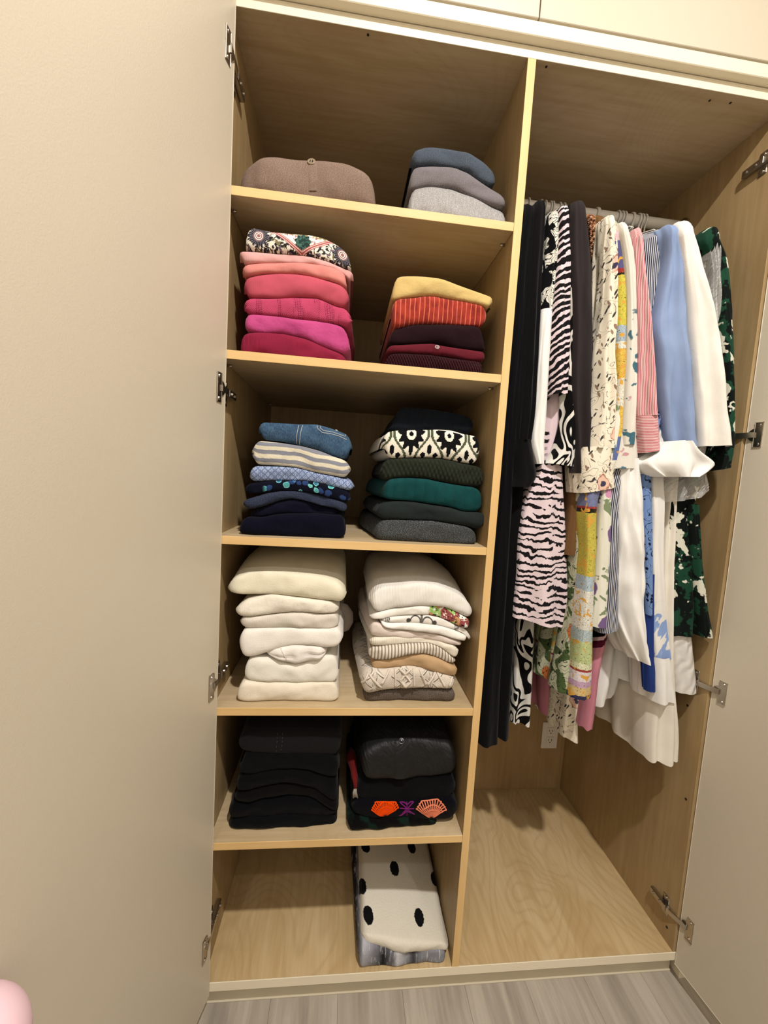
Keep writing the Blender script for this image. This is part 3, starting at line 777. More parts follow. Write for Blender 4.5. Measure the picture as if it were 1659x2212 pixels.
# ------------------------------------------------ fourth shelf: cream pile
Fz = Z(470, 1180, 5.3516)
def cream(n, c, **k): return cloth(n, c, bump=k.pop('bump', 'fuzz'), f=k.pop('f', 300), dist=k.pop('dist', 0.0012), **k)
fold('folded_sweater', 'large soft pale-yellow cream sweater crowning the cream pile', 'sweater',
     Fz(106,480, 125,430, 200,345, 350,295, 560,278, 800,283, 1050,303, 1250,335, 1400,392, 1488,480), Fz(112,495, 150,520, 300,545, 600,536, 800,551, 1000,571, 1200,596, 1350,612, 1460,636, 1492,575), 0.05,
     cream('pale_yellow_cream', 'E4DCBF'), p=14, d=0.34, rise=0.03, amp=0.006, bulge=0.028)
fold('folded_sweater', 'crumpled ivory top under the large cream sweater', 'sweater',
     Fz(202,725, 230,680, 290,640, 350,600, 600,545, 800,556, 1000,578, 1200,600, 1300,614, 1360,650, 1408,705), Fz(210,735, 262,790, 400,791, 650,767, 850,742, 1100,747, 1200,767, 1380,757, 1406,725), 0.045,
     cream('crumpled_ivory', 'E6DDCB', bump='fuzz', f=60, dist=0.004), p=20, d=0.3, amp=0.007)
fc = fold('folded_sweater', 'oatmeal sweater third from the top of the cream pile', 'sweater',
     Fz(252,860, 262,820, 290,800, 400,796, 650,777, 850,752, 1100,757, 1200,777, 1390,770, 1408,835), Fz(256,875, 280,905, 340,931, 600,931, 850,922, 1100,931, 1300,941, 1405,915), 0.043,
     cream('oatmeal_wool', 'DBD1C2', bump='knit', f=430), p=14, d=0.33)
tube('sleeve', [at(*Fz(x, y)[0], 0.2) for x, y in ((1400,690), (1450,720), (1490,790), (1490,860), (1460,930), (1420,970))], [0.012, 0.018, 0.021, 0.021, 0.018, 0.01], cream('oatmeal_sleeve_shaded', 'B5ABA4'), fc.o, 12)  # cream sleeve in shadow; its shade is put into the greyer colour
fd = fold('folded_sweater', 'white sweater sagging at one corner in the cream pile', 'sweater',
     Fz(256,1030, 262,970, 290,932, 400,937, 850,927, 1300,947, 1412,922, 1455,1015), Fz(260,1150, 280,1215, 330,1262, 450,1251, 600,1202, 740,1152, 900,1122, 1100,1127, 1250,1157, 1400,1132, 1453,1060), 0.04,
     cream('soft_white_wool', 'E9E2D8'), p=14, d=0.33, amp=0.004)
sl2 = Fold(Fz(545,1222, 640,1178, 740,1152, 900,1126, 1100,1131, 1220,1152, 1265,1200), Fz(560,1228, 700,1290, 830,1325, 900,1335, 1000,1318, 1200,1288, 1262,1225), 0.038, 0.25, bulge=0.022, p=14, crease=((0.45, 0.006),))
sl2.build('tucked_sleeve', cream('white_sleeve', 'E6DFD6'), fd.o)
tubes('cuff_seam', [on_front(sl2, Fz(735,1170, 770,1230, 800,1300), 0.0006)], 0.0012, cream('white_seam', 'E6DFD6'), fd.o)
fold('folded_sweater', 'off-white jersey second from the bottom of the cream pile', 'sweater',
     Fz(312,1420, 330,1330, 355,1272, 450,1252, 600,1262, 720,1300, 840,1336, 1000,1322, 1250,1242, 1370,1248, 1400,1340), Fz(308,1465, 350,1521, 600,1541, 900,1551, 1150,1546, 1380,1551, 1402,1510), 0.045,
     cream('off_white_jersey', 'E5E0D2'), p=14, d=0.33)
fold('folded_sweater', 'warm cream sweater at the bottom of the cream pile', 'sweater',
     Fz(226,1660, 240,1600, 290,1522, 600,1547, 900,1557, 1150,1552, 1385,1557, 1408,1640), Fz(232,1690, 320,1756, 600,1756, 900,1746, 1200,1741, 1405,1715), 0.04,
     cream('warm_cream_jersey', 'E3D6BF'), p=12, d=0.35, shelf=SH[3])

# ------------------------------------------------ fourth shelf: white and beige pile
G = Z(750, 1200, 5.7207)
fold('folded_sweater', 'white fine-rib sweater crowning the white and beige pile', 'sweater',
     G(266,545, 290,470, 340,412, 430,377, 600,357, 800,328, 950,327, 1100,342, 1250,402, 1400,482, 1500,572, 1548,670), G(275,575, 345,680, 420,672, 600,628, 850,607, 1080,607, 1200,622, 1350,692, 1500,756, 1546,700), 0.05,
     cloth('white_fine_rib', 'E8E3DA', bump='rib', f=260, dist=0.002), p=14, d=0.33, rise=0.028, bulge=0.026)
def florprint(t, u, v):
    d, r = t.vor(u, v, 55.0, rand=1.0); n = t.noise(u, v, 110.0, 2, dist=0.8)
    c = t.mix(r.gt(0.25), 'EDE8DE', '9A2F2C'); c = t.mix(r.gt(0.5), c, 'C9863C'); c = t.mix(r.gt(0.72), c, '8FC050')
    c = t.mix(n.gt(0.6, 0.02), c, '1E1B1A'); c = t.mix(n.lt(0.36, 0.02), c, 'F0EBE0')
    return t.mix(u.gt(0.152, 0.004), 'E9E4DA', c)
fold('folded_shirt', 'white shirt with a bright red and green flower print', 'shirt',
     G(278,752, 330,702, 420,682, 600,642, 850,614, 1080,612, 1200,632, 1350,695, 1500,768, 1520,830), G(285,770, 310,778, 400,771, 600,737, 800,722, 1000,722, 1100,742, 1200,782, 1350,852, 1480,895, 1518,850), 0.045,
     cloth('flower_printed_cotton', 'E9E4DA', colfn=florprint, bump='weave', f=800, dist=0.0006), p=18, d=0.3)
def scrollprint(t, u, v):
    x = (u-0.103).abs(); r1 = ((x-0.016)*(x-0.016)+(v-0.006)*(v-0.006)).sqrt()
    c = t.mix((r1-0.013).abs().lt(0.0018, 0.0006)*v.gt(0.003, 0.002), 'E6DFD6', '56534F')
    c = t.mix((((x-0.034)*(x-0.034)+(v-0.007)*(v-0.007)).sqrt()).lt(0.0062, 0.001), c, '4A4743')
    c = t.mix(x.lt(0.003, 0.001), c, '6A6763')
    e = (u-0.014).abs().min((u-0.198).abs())
    return t.mix(e.lt(0.006, 0.0006), c, t.mix(t.noise(u, v, 300.0, 1).gt(0.5, 0.05), '5A5754', 'C9C3BC'))
fold('folded_shirt', 'white shirt with a grey scrollwork border print', 'shirt',
     G(428,765, 460,745, 600,740, 800,727, 1000,727, 1150,762, 1300,832, 1470,912, 1535,1020), G(425,800, 500,812, 600,815, 900,826, 1100,842, 1300,902, 1450,962, 1510,1050), 0.045,
     cloth('scroll_print_cotton', 'E6DFD6', colfn=scrollprint, bump='weave', f=800, dist=0.0005), p=26, d=0.3)
fold('folded_shirt', 'plain white jersey top under the scrollwork print shirt', 'shirt',
     G(406,785, 450,808, 500,815, 900,830, 1100,847, 1300,907, 1480,988), G(415,840, 480,878, 600,902, 900,927, 1100,952, 1300,1012, 1455,1050), 0.043,
     cream('plain_white_jersey', 'EAE5DC'), p=22, d=0.3)
fold('folded_sweater', 'pinkish beige sweater in the white and beige pile', 'sweater',
     G(272,870, 290,815, 330,802, 400,815, 440,865, 600,907, 900,932, 1100,957, 1300,1017, 1418,1068), G(278,975, 400,991, 600,983, 700,1011, 1000,1021, 1200,1061, 1405,1110), 0.046,
     cream('pinkish_beige', 'D6C5BA'), p=20, d=0.32, fl=0.02)
fold('folded_sweater', 'ivory fine-rib sweater between pinkish beige and wide-rib ones', 'sweater',
     G(272,1035, 300,1000, 400,993, 600,988, 900,1012, 1100,1032, 1300,1092, 1385,1160), G(278,1100, 450,1101, 700,1072, 1000,1067, 1150,1122, 1250,1202, 1330,1256, 1375,1205), 0.044,
     cloth('ivory_fine_rib', 'E2D8C4', bump='rib', f=210, dist=0.002), p=16, d=0.32, fl=0.02)
def widerib(t, u, v): return t.mix(((u*118.0).frac()-0.5).abs().gt(0.32, 0.1), 'DDD2C0', '9A8872')
fold('folded_sweater', 'ecru sweater with deep wide ribs', 'sweater',
     G(255,1190, 270,1130, 300,1112, 450,1102, 700,1077, 1000,1072, 1150,1127, 1250,1207, 1345,1285), G(256,1220, 290,1265, 400,1271, 600,1232, 800,1192, 950,1192, 1100,1242, 1250,1312, 1338,1318), 0.042,
     cloth('ecru_wide_rib', 'DDD2C0', colfn=widerib, bump='rib', f=118, dist=0.005, strength=0.8), p=16, d=0.33)
fold('folded_sweater', 'camel tan sweater above the cable-knit one', 'sweater',
     G(295,1325, 330,1292, 400,1277, 600,1237, 800,1197, 950,1197, 1100,1247, 1250,1317, 1366,1378), G(300,1378, 450,1376, 600,1357, 750,1342, 900,1362, 1100,1422, 1250,1462, 1345,1470), 0.042,
     cream('camel_tan', 'C6A67F', bump='knit', f=430), p=20, d=0.32)
def cable_h(t):
    u, v = t.uv()
    x = (u/0.074).frac()-0.5
    zig = ((v*26.0).frac()-0.5).abs()*0.66-0.08
    band1 = (x.abs()-zig-0.12).abs().lt(0.05, 0.03)
    plait = ((v*170.0).sin()*0.035-x).abs().lt(0.035, 0.03).max(((v*170.0).sin()*-0.035-x).abs().lt(0.035, 0.03))
    return band1.max(plait)
tm = MT('cable_knit_cream'); u_, v_ = tm.uv()
hh = cable_h(tm)+knitbump(tm, 'moss', 240)*0.15
M['cable'] = tm.finish(tm.mix(hh*0.6, 'CFC4B6', 'E2D9CD'), 0.9, bump=hh, dist=0.006, strength=1.0, spec=0.1, sheen=0.1)
fk = fold('folded_sweater', 'chunky oat-white cable-knit sweater', 'sweater',
     G(156,1480, 162,1420, 200,1395, 300,1387, 450,1380, 600,1360, 750,1347, 900,1367, 1100,1427, 1250,1467, 1335,1490), G(160,1570, 200,1656, 330,1651, 500,1622, 800,1612, 1100,1617, 1290,1622, 1330,1560), 0.038, M['cable'], p=12, d=0.34, bulge=0.035, fl=0.015)
cab = M['cable']
def cbl(px, r=0.0032): return on_front(fk, G(*px), 0.0008)
tubes('raised_cables', [cbl(q) for q in ((260,1420, 180,1560), (270,1430, 420,1600), (520,1400, 420,1540), (590,1380, 590,1600), (815,1380, 820,1600), (890,1390, 970,1590), (1090,1440, 990,1590), (1110,1440, 1200,1600), (640,1390, 720,1460, 650,1530, 720,1600), (780,1390, 700,1460, 780,1530, 710,1600), (1300,1490, 1250,1600))], 0.003, cab, fk.o, 6)
fold('folded_sweater', 'grey-brown chunky knit at the bottom of the white and beige pile', 'sweater',
     G(200,1715, 215,1675, 250,1657, 500,1632, 800,1617, 1300,1627, 1333,1680), G(205,1745, 230,1768, 600,1776, 1000,1771, 1330,1760), 0.045,
     cloth('grey_brown_knit', '6E6259', bump='knit', f=190, dist=0.003, strength=0.9, heather=0.15), p=18, d=0.34, shelf=SH[3])

# ------------------------------------------------ fifth shelf: black pile
Hz = Z(480, 1540, 5.925)
gj = cloth('charcoal_denim', '1F1D1F', bump='weave', f=700, dist=0.0006, sheen=0.05)
f = fold('folded_jeans', 'faded black denim jeans with a double seam on the black pile', 'jeans',
     Hz(205,360, 230,290, 270,205, 500,187, 750,182, 1000,187, 1300,202, 1490,222, 1535,275), Hz(208,370, 260,431, 400,466, 700,491, 900,491, 1100,487, 1300,506, 1440,525, 1510,450), 0.06, gj, p=20, d=0.33, rise=0.012, amp=0.004)
band(f, 'side_seam', Hz(722,195, 718,340, 708,480), Hz(768,195, 764,340, 745,485), gj, 0.002)
stitches(f, 'seam_stitching', [Hz(712,195, 706,340, 698,478), Hz(780,195, 776,340, 758,486)], plain('dark_stitching', '343234', 0.7), dash=1)
blk = lambda n, c, **k: cloth(n, c, bump=k.pop('bump', 'knit'), f=420, dist=0.001, sheen=0.04, **k)
K = ((Hz(255,560, 290,485, 320,466, 700,495, 1100,491, 1440,532, 1505,610), Hz(208,740, 400,761, 700,692, 900,672, 1100,682, 1300,742, 1485,790), 'black sweater right under the faded black jeans', '0C0E10'),
     (Hz(198,790, 230,765, 400,771, 700,702, 900,682, 1100,692, 1300,752, 1485,805), Hz(188,925, 350,941, 550,882, 800,842, 1000,862, 1200,942, 1400,1080, 1475,1100), 'arched black sweater second below the black jeans', '0B0C0D'),
     (Hz(175,975, 200,945, 350,951, 550,892, 800,852, 1000,872, 1200,952, 1400,1090, 1478,1135), Hz(148,1085, 350,1091, 550,1032, 800,1002, 1100,1032, 1250,1092, 1400,1200, 1482,1228), 'thin arched brown-black sweater third below the black jeans', '0E0B0B'),
     (Hz(80,1220, 100,1150, 140,1098, 350,1099, 550,1042, 800,1012, 1100,1042, 1250,1102, 1400,1190, 1490,1210), Hz(78,1240, 130,1280, 500,1276, 800,1261, 1100,1256, 1350,1291, 1480,1260), 'thick black sweater second from the bottom of the black pile', '0A0B10'))
for tp_, bt_, lb, c_ in K:
    fold('folded_sweater', lb, 'sweater', tp_, bt_, 0.055, blk('black_knit', c_), p=14, d=0.34)
fold('folded_sweater', 'blue-black sweater at the bottom of the black pile', 'sweater',
     Hz(72,1440, 90,1345, 130,1302, 500,1283, 800,1267, 1100,1264, 1350,1305, 1462,1300, 1468,1400), Hz(68,1490, 100,1525, 500,1530, 900,1525, 1466,1470), 0.05,
     blk('blue_black_knit', '0B0E12'), p=14, d=0.36, shelf=SH[4])

# ------------------------------------------------ fifth shelf: black pile with the leather jacket
Iz = Z(730, 1550, 5.925)
def leather(t, u, v): return t.mix(t.noise(u, v, 30.0, 3), '17181A', '0E0F10')
t = MT('black_leather'); u_, v_ = t.uv()
wr_ = t.noise(u_*1.6+v_*0.9, v_*0.7, 45.0, 4, dist=1.0); gr = t.noise(u_, v_, 700.0, 2)
M['leather'] = t.finish(leather(t, u_, v_), 0.5, bump=wr_*1.0+gr*0.12, dist=0.006, strength=0.8, spec=0.3)
f = fold('folded_leather_jacket', 'wrinkled black leather jacket with one button', 'jacket',
     Iz(260,450, 275,360, 310,315, 450,266, 600,232, 900,217, 1200,237, 1450,268, 1500,480), Iz(275,520, 330,680, 500,716, 800,726, 1000,716, 1200,682, 1400,662, 1505,570), 0.06, M['leather'], p=10, d=0.32, amp=0.006, rise=0.012, bulge=0.04)
band(f, 'placket', Iz(712,228, 705,400, 690,700), Iz(900,222, 905,400, 890,700), M['leather'], 0.0025)
button(f, *Iz(805,252)[0], 0.0085, plain('black_button', '16161A', 0.25))
fb = fold('folded_sweater', 'black sweater between the leather jacket and the crochet patches', 'sweater',
     Iz(235,830, 260,745, 330,692, 500,722, 800,731, 1200,692, 1430,672, 1500,760), Iz(228,990, 400,1011, 800,1041, 1000,1031, 1250,992, 1450,962, 1512,900), 0.055,
     blk('coal_black_knit', '0B0C10'), p=12, d=0.33)
pts = [at(*Iz(x, y)[0], yy) for x, y, yy in ((165,440,.16), (170,520,.13), (195,610,.10), (205,690,.075), (215,760,.06), (222,830,.05), (225,900,.045))]
tube('red_tie', pts, [0.014, 0.016, 0.012, 0.009, 0.009, 0.006, 0.005], cloth('red_wool_tie', '6E120E'), fb.o, 8)
fr_ = [[at(*Iz(225+a*0.3, 890)[0], 0.045), at(*Iz(215+a, 960)[0], 0.043), at(*Iz(225+a*1.5, 1010+abs(a))[0], 0.042)] for a in (-18, -6, 6, 18)]
tubes('tassel_fringe', fr_, 0.0022, cloth('fringe_white', 'A39A90'), fb.o)
f = fold('folded_sweater', 'black sweater with orange, purple and salmon crochet patches', 'sweater',
     Iz(170,1120, 200,1045, 300,1012, 800,1047, 1250,997, 1450,972, 1535,1085), Iz(176,1180, 400,1231, 800,1241, 1200,1271, 1400,1266, 1490,1221, 1534,1130), 0.045,
     blk('crochet_black', '0A0912'), p=12, d=0.34)
def fan(cx, by, w, h, n, rings, wav):
    L = []
    for k in range(n+1):
        a = -1.25+2.5*k/n
        L.append([(cx+math.sin(a)*w*r*(1 if r < 1 else 1), by-math.cos(a*0.85)*h*r) for r in (0.12, 0.4, 0.7, 1.0)])
    for r in rings:
        L.append([(cx+math.sin(-1.3+2.6*k/24)*w*r, by-math.cos((-1.3+2.6*k/24)*0.85)*h*(r+wav*math.sin(k*PI))) for k in range(25)])
    return L
def crochet(name, L, r, c):
    tubes(name, [on_front(f, Iz(*[q for p in l for q in p]), 0.0008, 3) for l in L], r, cloth(name+'_yarn', c, sat=1.12, val=1.0, gam=1.0), f.o, 5)
crochet('orange_crochet_patch', fan(600, 1245, 185, 225, 16, (0.35, 0.55, 0.75, 0.95), 0), 0.0018, 'E0512A')
crochet('purple_crochet_patch', [[(880,1235), (880,1060)], [(790,1070), (970,1235)], [(970,1070), (790,1235)], [(790,1150), (970,1150)], [(780,1235), (880,1180), (980,1235)], [(800,1050), (880,1110), (960,1050)]], 0.0017, '6E2F66')
crochet('salmon_crochet_patch', fan(1190, 1275, 205, 265, 13, (0.3, 0.5, 0.7, 0.95), 0), 0.0018, 'DE8F78')
def greenpatch(t, u, v):
    n = t.noise(u, v, 22.0, 2); return t.mix(n.gt(0.52, 0.03), '0B0809', '0F2A20')
fold('folded_blouse', 'black blouse with dark green print at the bottom under the crochet', 'blouse',
     Iz(112,1270, 140,1225, 400,1243, 800,1248, 1200,1277, 1270,1340), Iz(138,1395, 300,1381, 600,1386, 900,1386, 1190,1425, 1262,1350), 0.04,
     cloth('black_green_print', '0B0809', colfn=greenpatch, bump='weave', f=800, dist=0.0005, sheen=0.03), p=24, d=0.34, shelf=SH[4])

# ------------------------------------------------ wardrobe floor: dotted and plaid
J = Z(420, 1780, 2.676)
def plaid(t, u, v):
    x = (u+0.004)/0.2
    n = t.noise(u*14.0, v*2.5, 10.0, 3, rough=0.7)
    c = t.ramp(x+ (n-0.5)*0.10, [(0.0, '1B1A20'), (0.09, 'B9BAC4'), (0.30, '6C6D76'), (0.36, '141319'), (0.50, '7E7F88'), (0.56, 'D0D1D8'), (0.78, '4A4A52'), (0.9, '8C8D95')], 'LINEAR')
    return t.mix(n.gt(0.6, 0.05)*0.5, c, 'D8D8DE')
fold('folded_sweater', 'black and white brushed plaid sweater on the wardrobe floor', 'sweater',
     J(945,700, 955,660, 1100,688, 1300,708, 1452,730), J(948,800, 1060,820, 1250,825, 1448,795), 0.018,
     cloth('brushed_plaid', '8C8D95', colfn=plaid, bump='fuzz', f=240, dist=0.002), p=18, d=0.46, shelf=0.0, fl=0.012, bulge=0.014)
DOTS = []
fpd = Fold(J(962,640, 968,612, 1100,612, 1200,620, 1300,636, 1458,672, 1470,700), J(964,650, 1100,680, 1300,702, 1460,716, 1472,705), 0.028, 0.5, bulge=0.03, p=14, rise=0.035, amp=0.005)
def top_uv(px):
    """uv of the pixel on the top of the dotted sweater"""
    best = None
    for i in range(60):
        for k in range(80):
            p, uv = fpd.ev(i/59, 1, k/79); d = p-CAM; zz = d.dot(Fv)
            e = math.hypot(W_/2+FPX*d.dot(Rv)/zz-px[0], H_/2-FPX*d.dot(Uv)/zz-px[1])
            if best is None or e < best[0]: best = (e, uv)
    return best[1]
DOTS = [top_uv(q) for q in J(1157,260, 1005,522, 1295,542, 962,365, 1388,315, 990,128, 1258,130)]
DOTS = [d for d in DOTS]
def dots(t, u, v):
    n = t.noise(u, v, 160.0, 2)
    c = t.mix(t.noise(u, v, 260.0, 2), 'CFC7B4', 'DCD5C4')
    for (a, b) in DOTS:
        r = (((u-a)*(u-a))*1.25+((v-b)*(v-b))*0.55).sqrt()+(n-0.5)*0.006
        c = t.mix(r.lt(0.0158, 0.0008), c, '0E0D0F')
    return c
fpd.build('folded_sweater', cloth('dotted_wool', 'D8D0BF', colfn=dots, bump='fuzz', f=220, dist=0.0022))
tag(fpd.o, 'cream sweater with large black dots lying on the plaid one', 'sweater')

# ================================================================ hanging garments
def interp_rows(rows, yf, n):
    P = []
    for r in rows:
        if len(r) == 3: a, b = at(r[1], r[0], yf), at(r[2], r[0], yf)
        else: a, b = at(r[1], r[0], yf), at(r[3], r[2], yf)
        P.append((a.x, a.z, b.x, b.z))
    out = []; m = len(P)
    L = [0.0]
    for i in range(1, m): L.append(L[-1]+abs(P[i][1]-P[i-1][1])+abs(P[i][3]-P[i-1][3])+1e-5)
    for k in range(n):
        s = L[-1]*k/(n-1); j = 0
        while j < m-2 and L[j+1] < s: j += 1
        w = (s-L[j])/(L[j+1]-L[j])
        p0, p1, p2, p3 = P[max(j-1, 0)], P[j], P[j+1], P[min(j+2, m-1)]
        t0, t1 = L[max(j-1, 0)], L[min(j+2, m-1)]
        q = []
        for c in range(4):
            d = L[j+1]-L[j]
            m1 = (p2[c]-p0[c])/(L[j+1]-t0)*d if j > 0 else p2[c]-p1[c]
            m2 = (p3[c]-p1[c])/(t1-L[j])*d if j+2 < m else p2[c]-p1[c]
            q.append((2*w**3-3*w**2+1)*p1[c]+(w**3-2*w**2+w)*m1+(-2*w**3+3*w**2)*p2[c]+(w**3-w**2)*m2)
        out.append(tuple(q))
    return out
def drape(name, rows, yf, yb, mat, parent=None, rip=0.009, lam=0.09, frip=0.0, nf=2.0, shoulder=0.06, nr=58, round_=0.03, taper=1.0, wob=0.004, yhem=0.0, hemwave=0.0, crump=0.003):
    R = interp_rows(rows, yf, nr); sd = random.uniform(0, 20)
    ztop = R[0][1]
    rows2 = []
    if shoulder:                              # sloping shoulder up to the hanger neck
        ym = (yf+yb)/2
        for j in (5, 4, 3, 2, 1):
            k = j/5; a = R[0]; w = (a[2]-a[0]); xc = (a[0]+a[2])/2
            ww = w*(1-0.45*k*k)
            kk = math.sin(k*PI/2)
            rows2.append(((xc-ww/2, a[1]+shoulder*kk, xc+ww/2, a[3]+shoulder*kk), yf+(ym-0.02-yf)*k**1.35, yb+(ym+0.02-yb)*k**1.35, 0.0))
    for i, r in enumerate(R): rows2.append((r, yf+yhem*(i/(nr-1))**2, yb, i/(nr-1)))
    NL, NF, NR_ = 22, 24, 10
    vs, uvs = [], []; n = NL+NF+NR_
    for r, y0, y1, s in rows2:
        xl, zl, xr, zr = r; w = max(0.004, xr-xl); xc = (xl+xr)/2
        rf = min(w*0.55, round_, (y1-y0)*0.45)
        g = 0.2+0.8*s
        u = 0.0; prev = None
        for k in range(n):
            if k < NL:
                b = 1-k/NL; y = y0+rf+(y1-y0-rf)*b; x = xc-w/2*(1-(1-taper)*b); e = min(1.0, b*5); side = -1; z = zl
            elif k < NL+NF:
                a = (k-NL)/(NF-1)*PI; x = xc-math.cos(a)*w/2; y = y0+rf-math.sin(a)**0.8*rf; e = 0.0; side = 0
                z = zl+(zr-zl)*(1-math.cos(a))/2
            else:
                b = (k-NL-NF+1)/NR_; y = y0+rf+(y1-y0-rf)*b; x = xc+w/2*(1-(1-taper)*b); e = min(1.0, b*5); side = 1; z = zr
            if side:
                x += rip*g*e*math.sin(2*PI*y/lam+sd+0.7*math.sin(z*5+sd))
            else:
                y += frip*g*math.sin(nf*a+sd+0.8*math.sin(z*4+sd))*math.sin(a)
            q = Vector((x*9+sd, y*6, z*4.5))
            nn = noise.noise(q)*wob*(0.4+0.6*s)+noise.noise(q*3.1)*wob*0.35
            if side: x += nn*0.8*e
            else: y += nn*1.2
            if crump:
                rd = 1-2*abs(noise.noise(Vector((k*0.22+sd*3, z*5.5, 1.7+sd))))+0.6*(1-2*abs(noise.noise(Vector((k*0.3-z*6, z*9.0+sd, 4.2)))))
                if side < 0: x -= crump*0.8*rd*e
                elif side == 0: y -= crump*rd*(0.3+0.7*math.sin(a))
            if hemwave and s > 0.9: z += hemwave*(s-0.9)*10*math.sin(k*0.9+sd)
            p = Vector((x, y, z))
            if prev is not None: u += (p-prev).length
            prev = p; vs.append(p); uvs.append((u, ztop-z))
    fs = []
    for i in range(len(rows2)-1):
        for k in range(n):
            k2 = (k+1) % n; fs.append((i*n+k, (i+1)*n+k, (i+1)*n+k2, i*n+k2))
    if shoulder: fs.append(tuple(range(n)))
    return mesh(name, vs, fs, mat, parent, uvs)

# ---- hanger prototype, copied for every garment
NECKZ = 2.094
def make_hanger(x):
    r = empty('wire_hanger', (x, RODY, NECKZ-0.07))
    hk = [(x, RODY, NECKZ), (x, RODY-0.006, NECKZ+0.03)]+[(x, RODY+0.0185*math.cos(a), RODZ+0.0185*math.sin(a)) for a in [PI+0.95-(PI+0.75)*k/18 for k in range(19)]]
    tube('hook', hk, 0.0024, M['wire'], r, 8)
    tube('shoulder_wire', [(x, RODY, NECKZ), (x, RODY-0.03, NECKZ-0.008), (x, RODY-0.17, NECKZ-0.06), (x, RODY-0.18, NECKZ-0.068), (x, RODY-0.165, NECKZ-0.07), (x, RODY+0.165, NECKZ-0.07), (x, RODY+0.18, NECKZ-0.068), (x, RODY+0.17, NECKZ-0.06), (x, RODY+0.03, NECKZ-0.008), (x, RODY, NECKZ)], 0.0018, M['wire'], r, 6)
    return r
proto = None
def hanger(x, label, tilt=0.0):
    global proto
    if proto is None: proto = make_hanger(x); o = proto
    else:
        o = proto.copy(); COL.objects.link(o); o.location = (x, RODY, NECKZ-0.07)
        for ch in proto.children:
            c = ch.copy(); COL.objects.link(c); c.parent = o
    o.rotation_euler = (0, 0, tilt)
    tag(o, label, 'hanger', 'wire hangers on the closet rod')
    return o
def garment(name, label, cat, parts, hx=None, hang=None, tilt=0.0):
    """parts: (part name, rows, yf, yb, material, options)"""
    P0 = parts[0]; r0 = P0[1][-1]; b = at(r0[1], r0[0], P0[2])
    if len(parts) == 1:
        o = drape(name, P0[1], P0[2], P0[3], P0[4], None, **P0[5])
    else:
        o = empty(name, (b.x, (P0[2]+P0[3])/2, b.z))
        for pn, rows, yf, yb, m, k in parts: drape(pn, rows, yf, yb, m, o, **k)
    tag(o, label, cat)
    if hang:
        if hx is None: q = P0[1][0]; hx = (at(q[1], q[0], P0[2]).x+at(q[2], q[0], P0[2]).x)/2
        hanger(min(XR-0.03, max(W1+TH+0.02, hx)), hang, tilt)
    return o

# ---- prints
def hcloth(name, c, fn=None, **k):
    return cloth(name, c, colfn=fn, bump=k.pop('bump', 'weave'), f=k.pop('f', 1100), dist=k.pop('dist', 0.0003), **k)
def p_zebra(t, u, v):
    w = t.noise(u, v, 9.0, 2); w2 = t.noise(u*2.0, v*1.0, 34.0, 2); ta = t.noise(u*0.9, v*3.0, 22.0, 1, c=7.0)
    s = (v*(2*PI*54.0)+w*20.0+w2*6.5).sin()
    return t.mix((s-(ta-0.5)*4.6).gt(0.36, 0.14), 'DCC6CC', '171416')
def p_zebra_dense(t, u, v):
    w = t.noise(u, v, 10.0, 2); w2 = t.noise(u*2.0, v*1.0, 40.0, 2); ta = t.noise(u*0.9, v*3.0, 22.0, 1, c=7.0)
    s = ((v+(u-0.02).abs()*0.4)*(2*PI*56.0)+w*16.0+w2*4.0).sin()
    return t.mix((s-(ta-0.5)*3.0).gt(-0.25, 0.12), 'DCC6CC', '151214')
def p_zebra_soft(t, u, v):
    w = t.noise(u, v, 9.0, 2); w2 = t.noise(u*2.0, v, 40.0, 2)
    s = (v*(2*PI*56.0)+w*14.0+w2*3.0).sin()
    m = t.noise(u, v*0.4, 26.0, 1, c=2.0).gt(0.54, 0.04)
    return t.mix(m*s.gt(0.1, 0.12), 'D8BEC5', '1B1618')
def p_swirl(t, u, v):
    n = t.noise(u*1.3, v*0.7, 9.0, 1.0, dist=1.3)
    return t.mix((n*44.0).sin().gt(0.0, 0.15), '0F0E10', 'E2DFD8')
def p_motif(t, u, v):
    n = t.noise(u*1.2, v*0.9, 30.0, 1, dist=0.6); k = t.noise(u, v, 26.0, 1, c=5.0, dist=1.0)
    lines = (k*42.0).sin().abs().lt(0.38, 0.12)
    return t.mix(n.gt(0.49, 0.01), '0D0D10', t.mix(lines, 'DFDBCF', '1A191B'))
def p_floral(t, u, v):
    n = t.noise(u, v, 34.0, 1, dist=0.5); k = t.noise(u, v, 15.0, 2, c=3.0)
    ln = ((n*6.0).frac()-0.5).abs().lt(0.045, 0.02)*k.gt(0.47, 0.03)
    c = t.mix(ln, 'E3D8BF', '574A40')
    p = u+v*0.6; q = v-u*0.6
    d2, r2 = t.vor(p*2.2, q*0.8, 44.0, c=2.0)
    c = t.mix(r2.gt(0.62)*d2.lt(0.30, 0.04), c, '3F3A3C')
    p = u-v*0.5; q = v+u*0.5
    d3, r3 = t.vor(p*2.0, q*0.8, 40.0, c=6.0)
    c = t.mix(r3.gt(0.72)*d3.lt(0.30, 0.04), c, '8E6E58')
    d, r = t.vor(u, v*0.85, 15.0); dn = d+(t.noise(u, v, 70.0, 1)-0.5)*0.26
    big = r.gt(0.36)
    c = t.mix(big*dn.lt(0.24, 0.01), c, 'DDB096'); c = t.mix(big*(dn-0.24).abs().lt(0.016, 0.008), c, 'A8603F')
    return t.mix(big*dn.lt(0.09, 0.01), c, '3A3550')
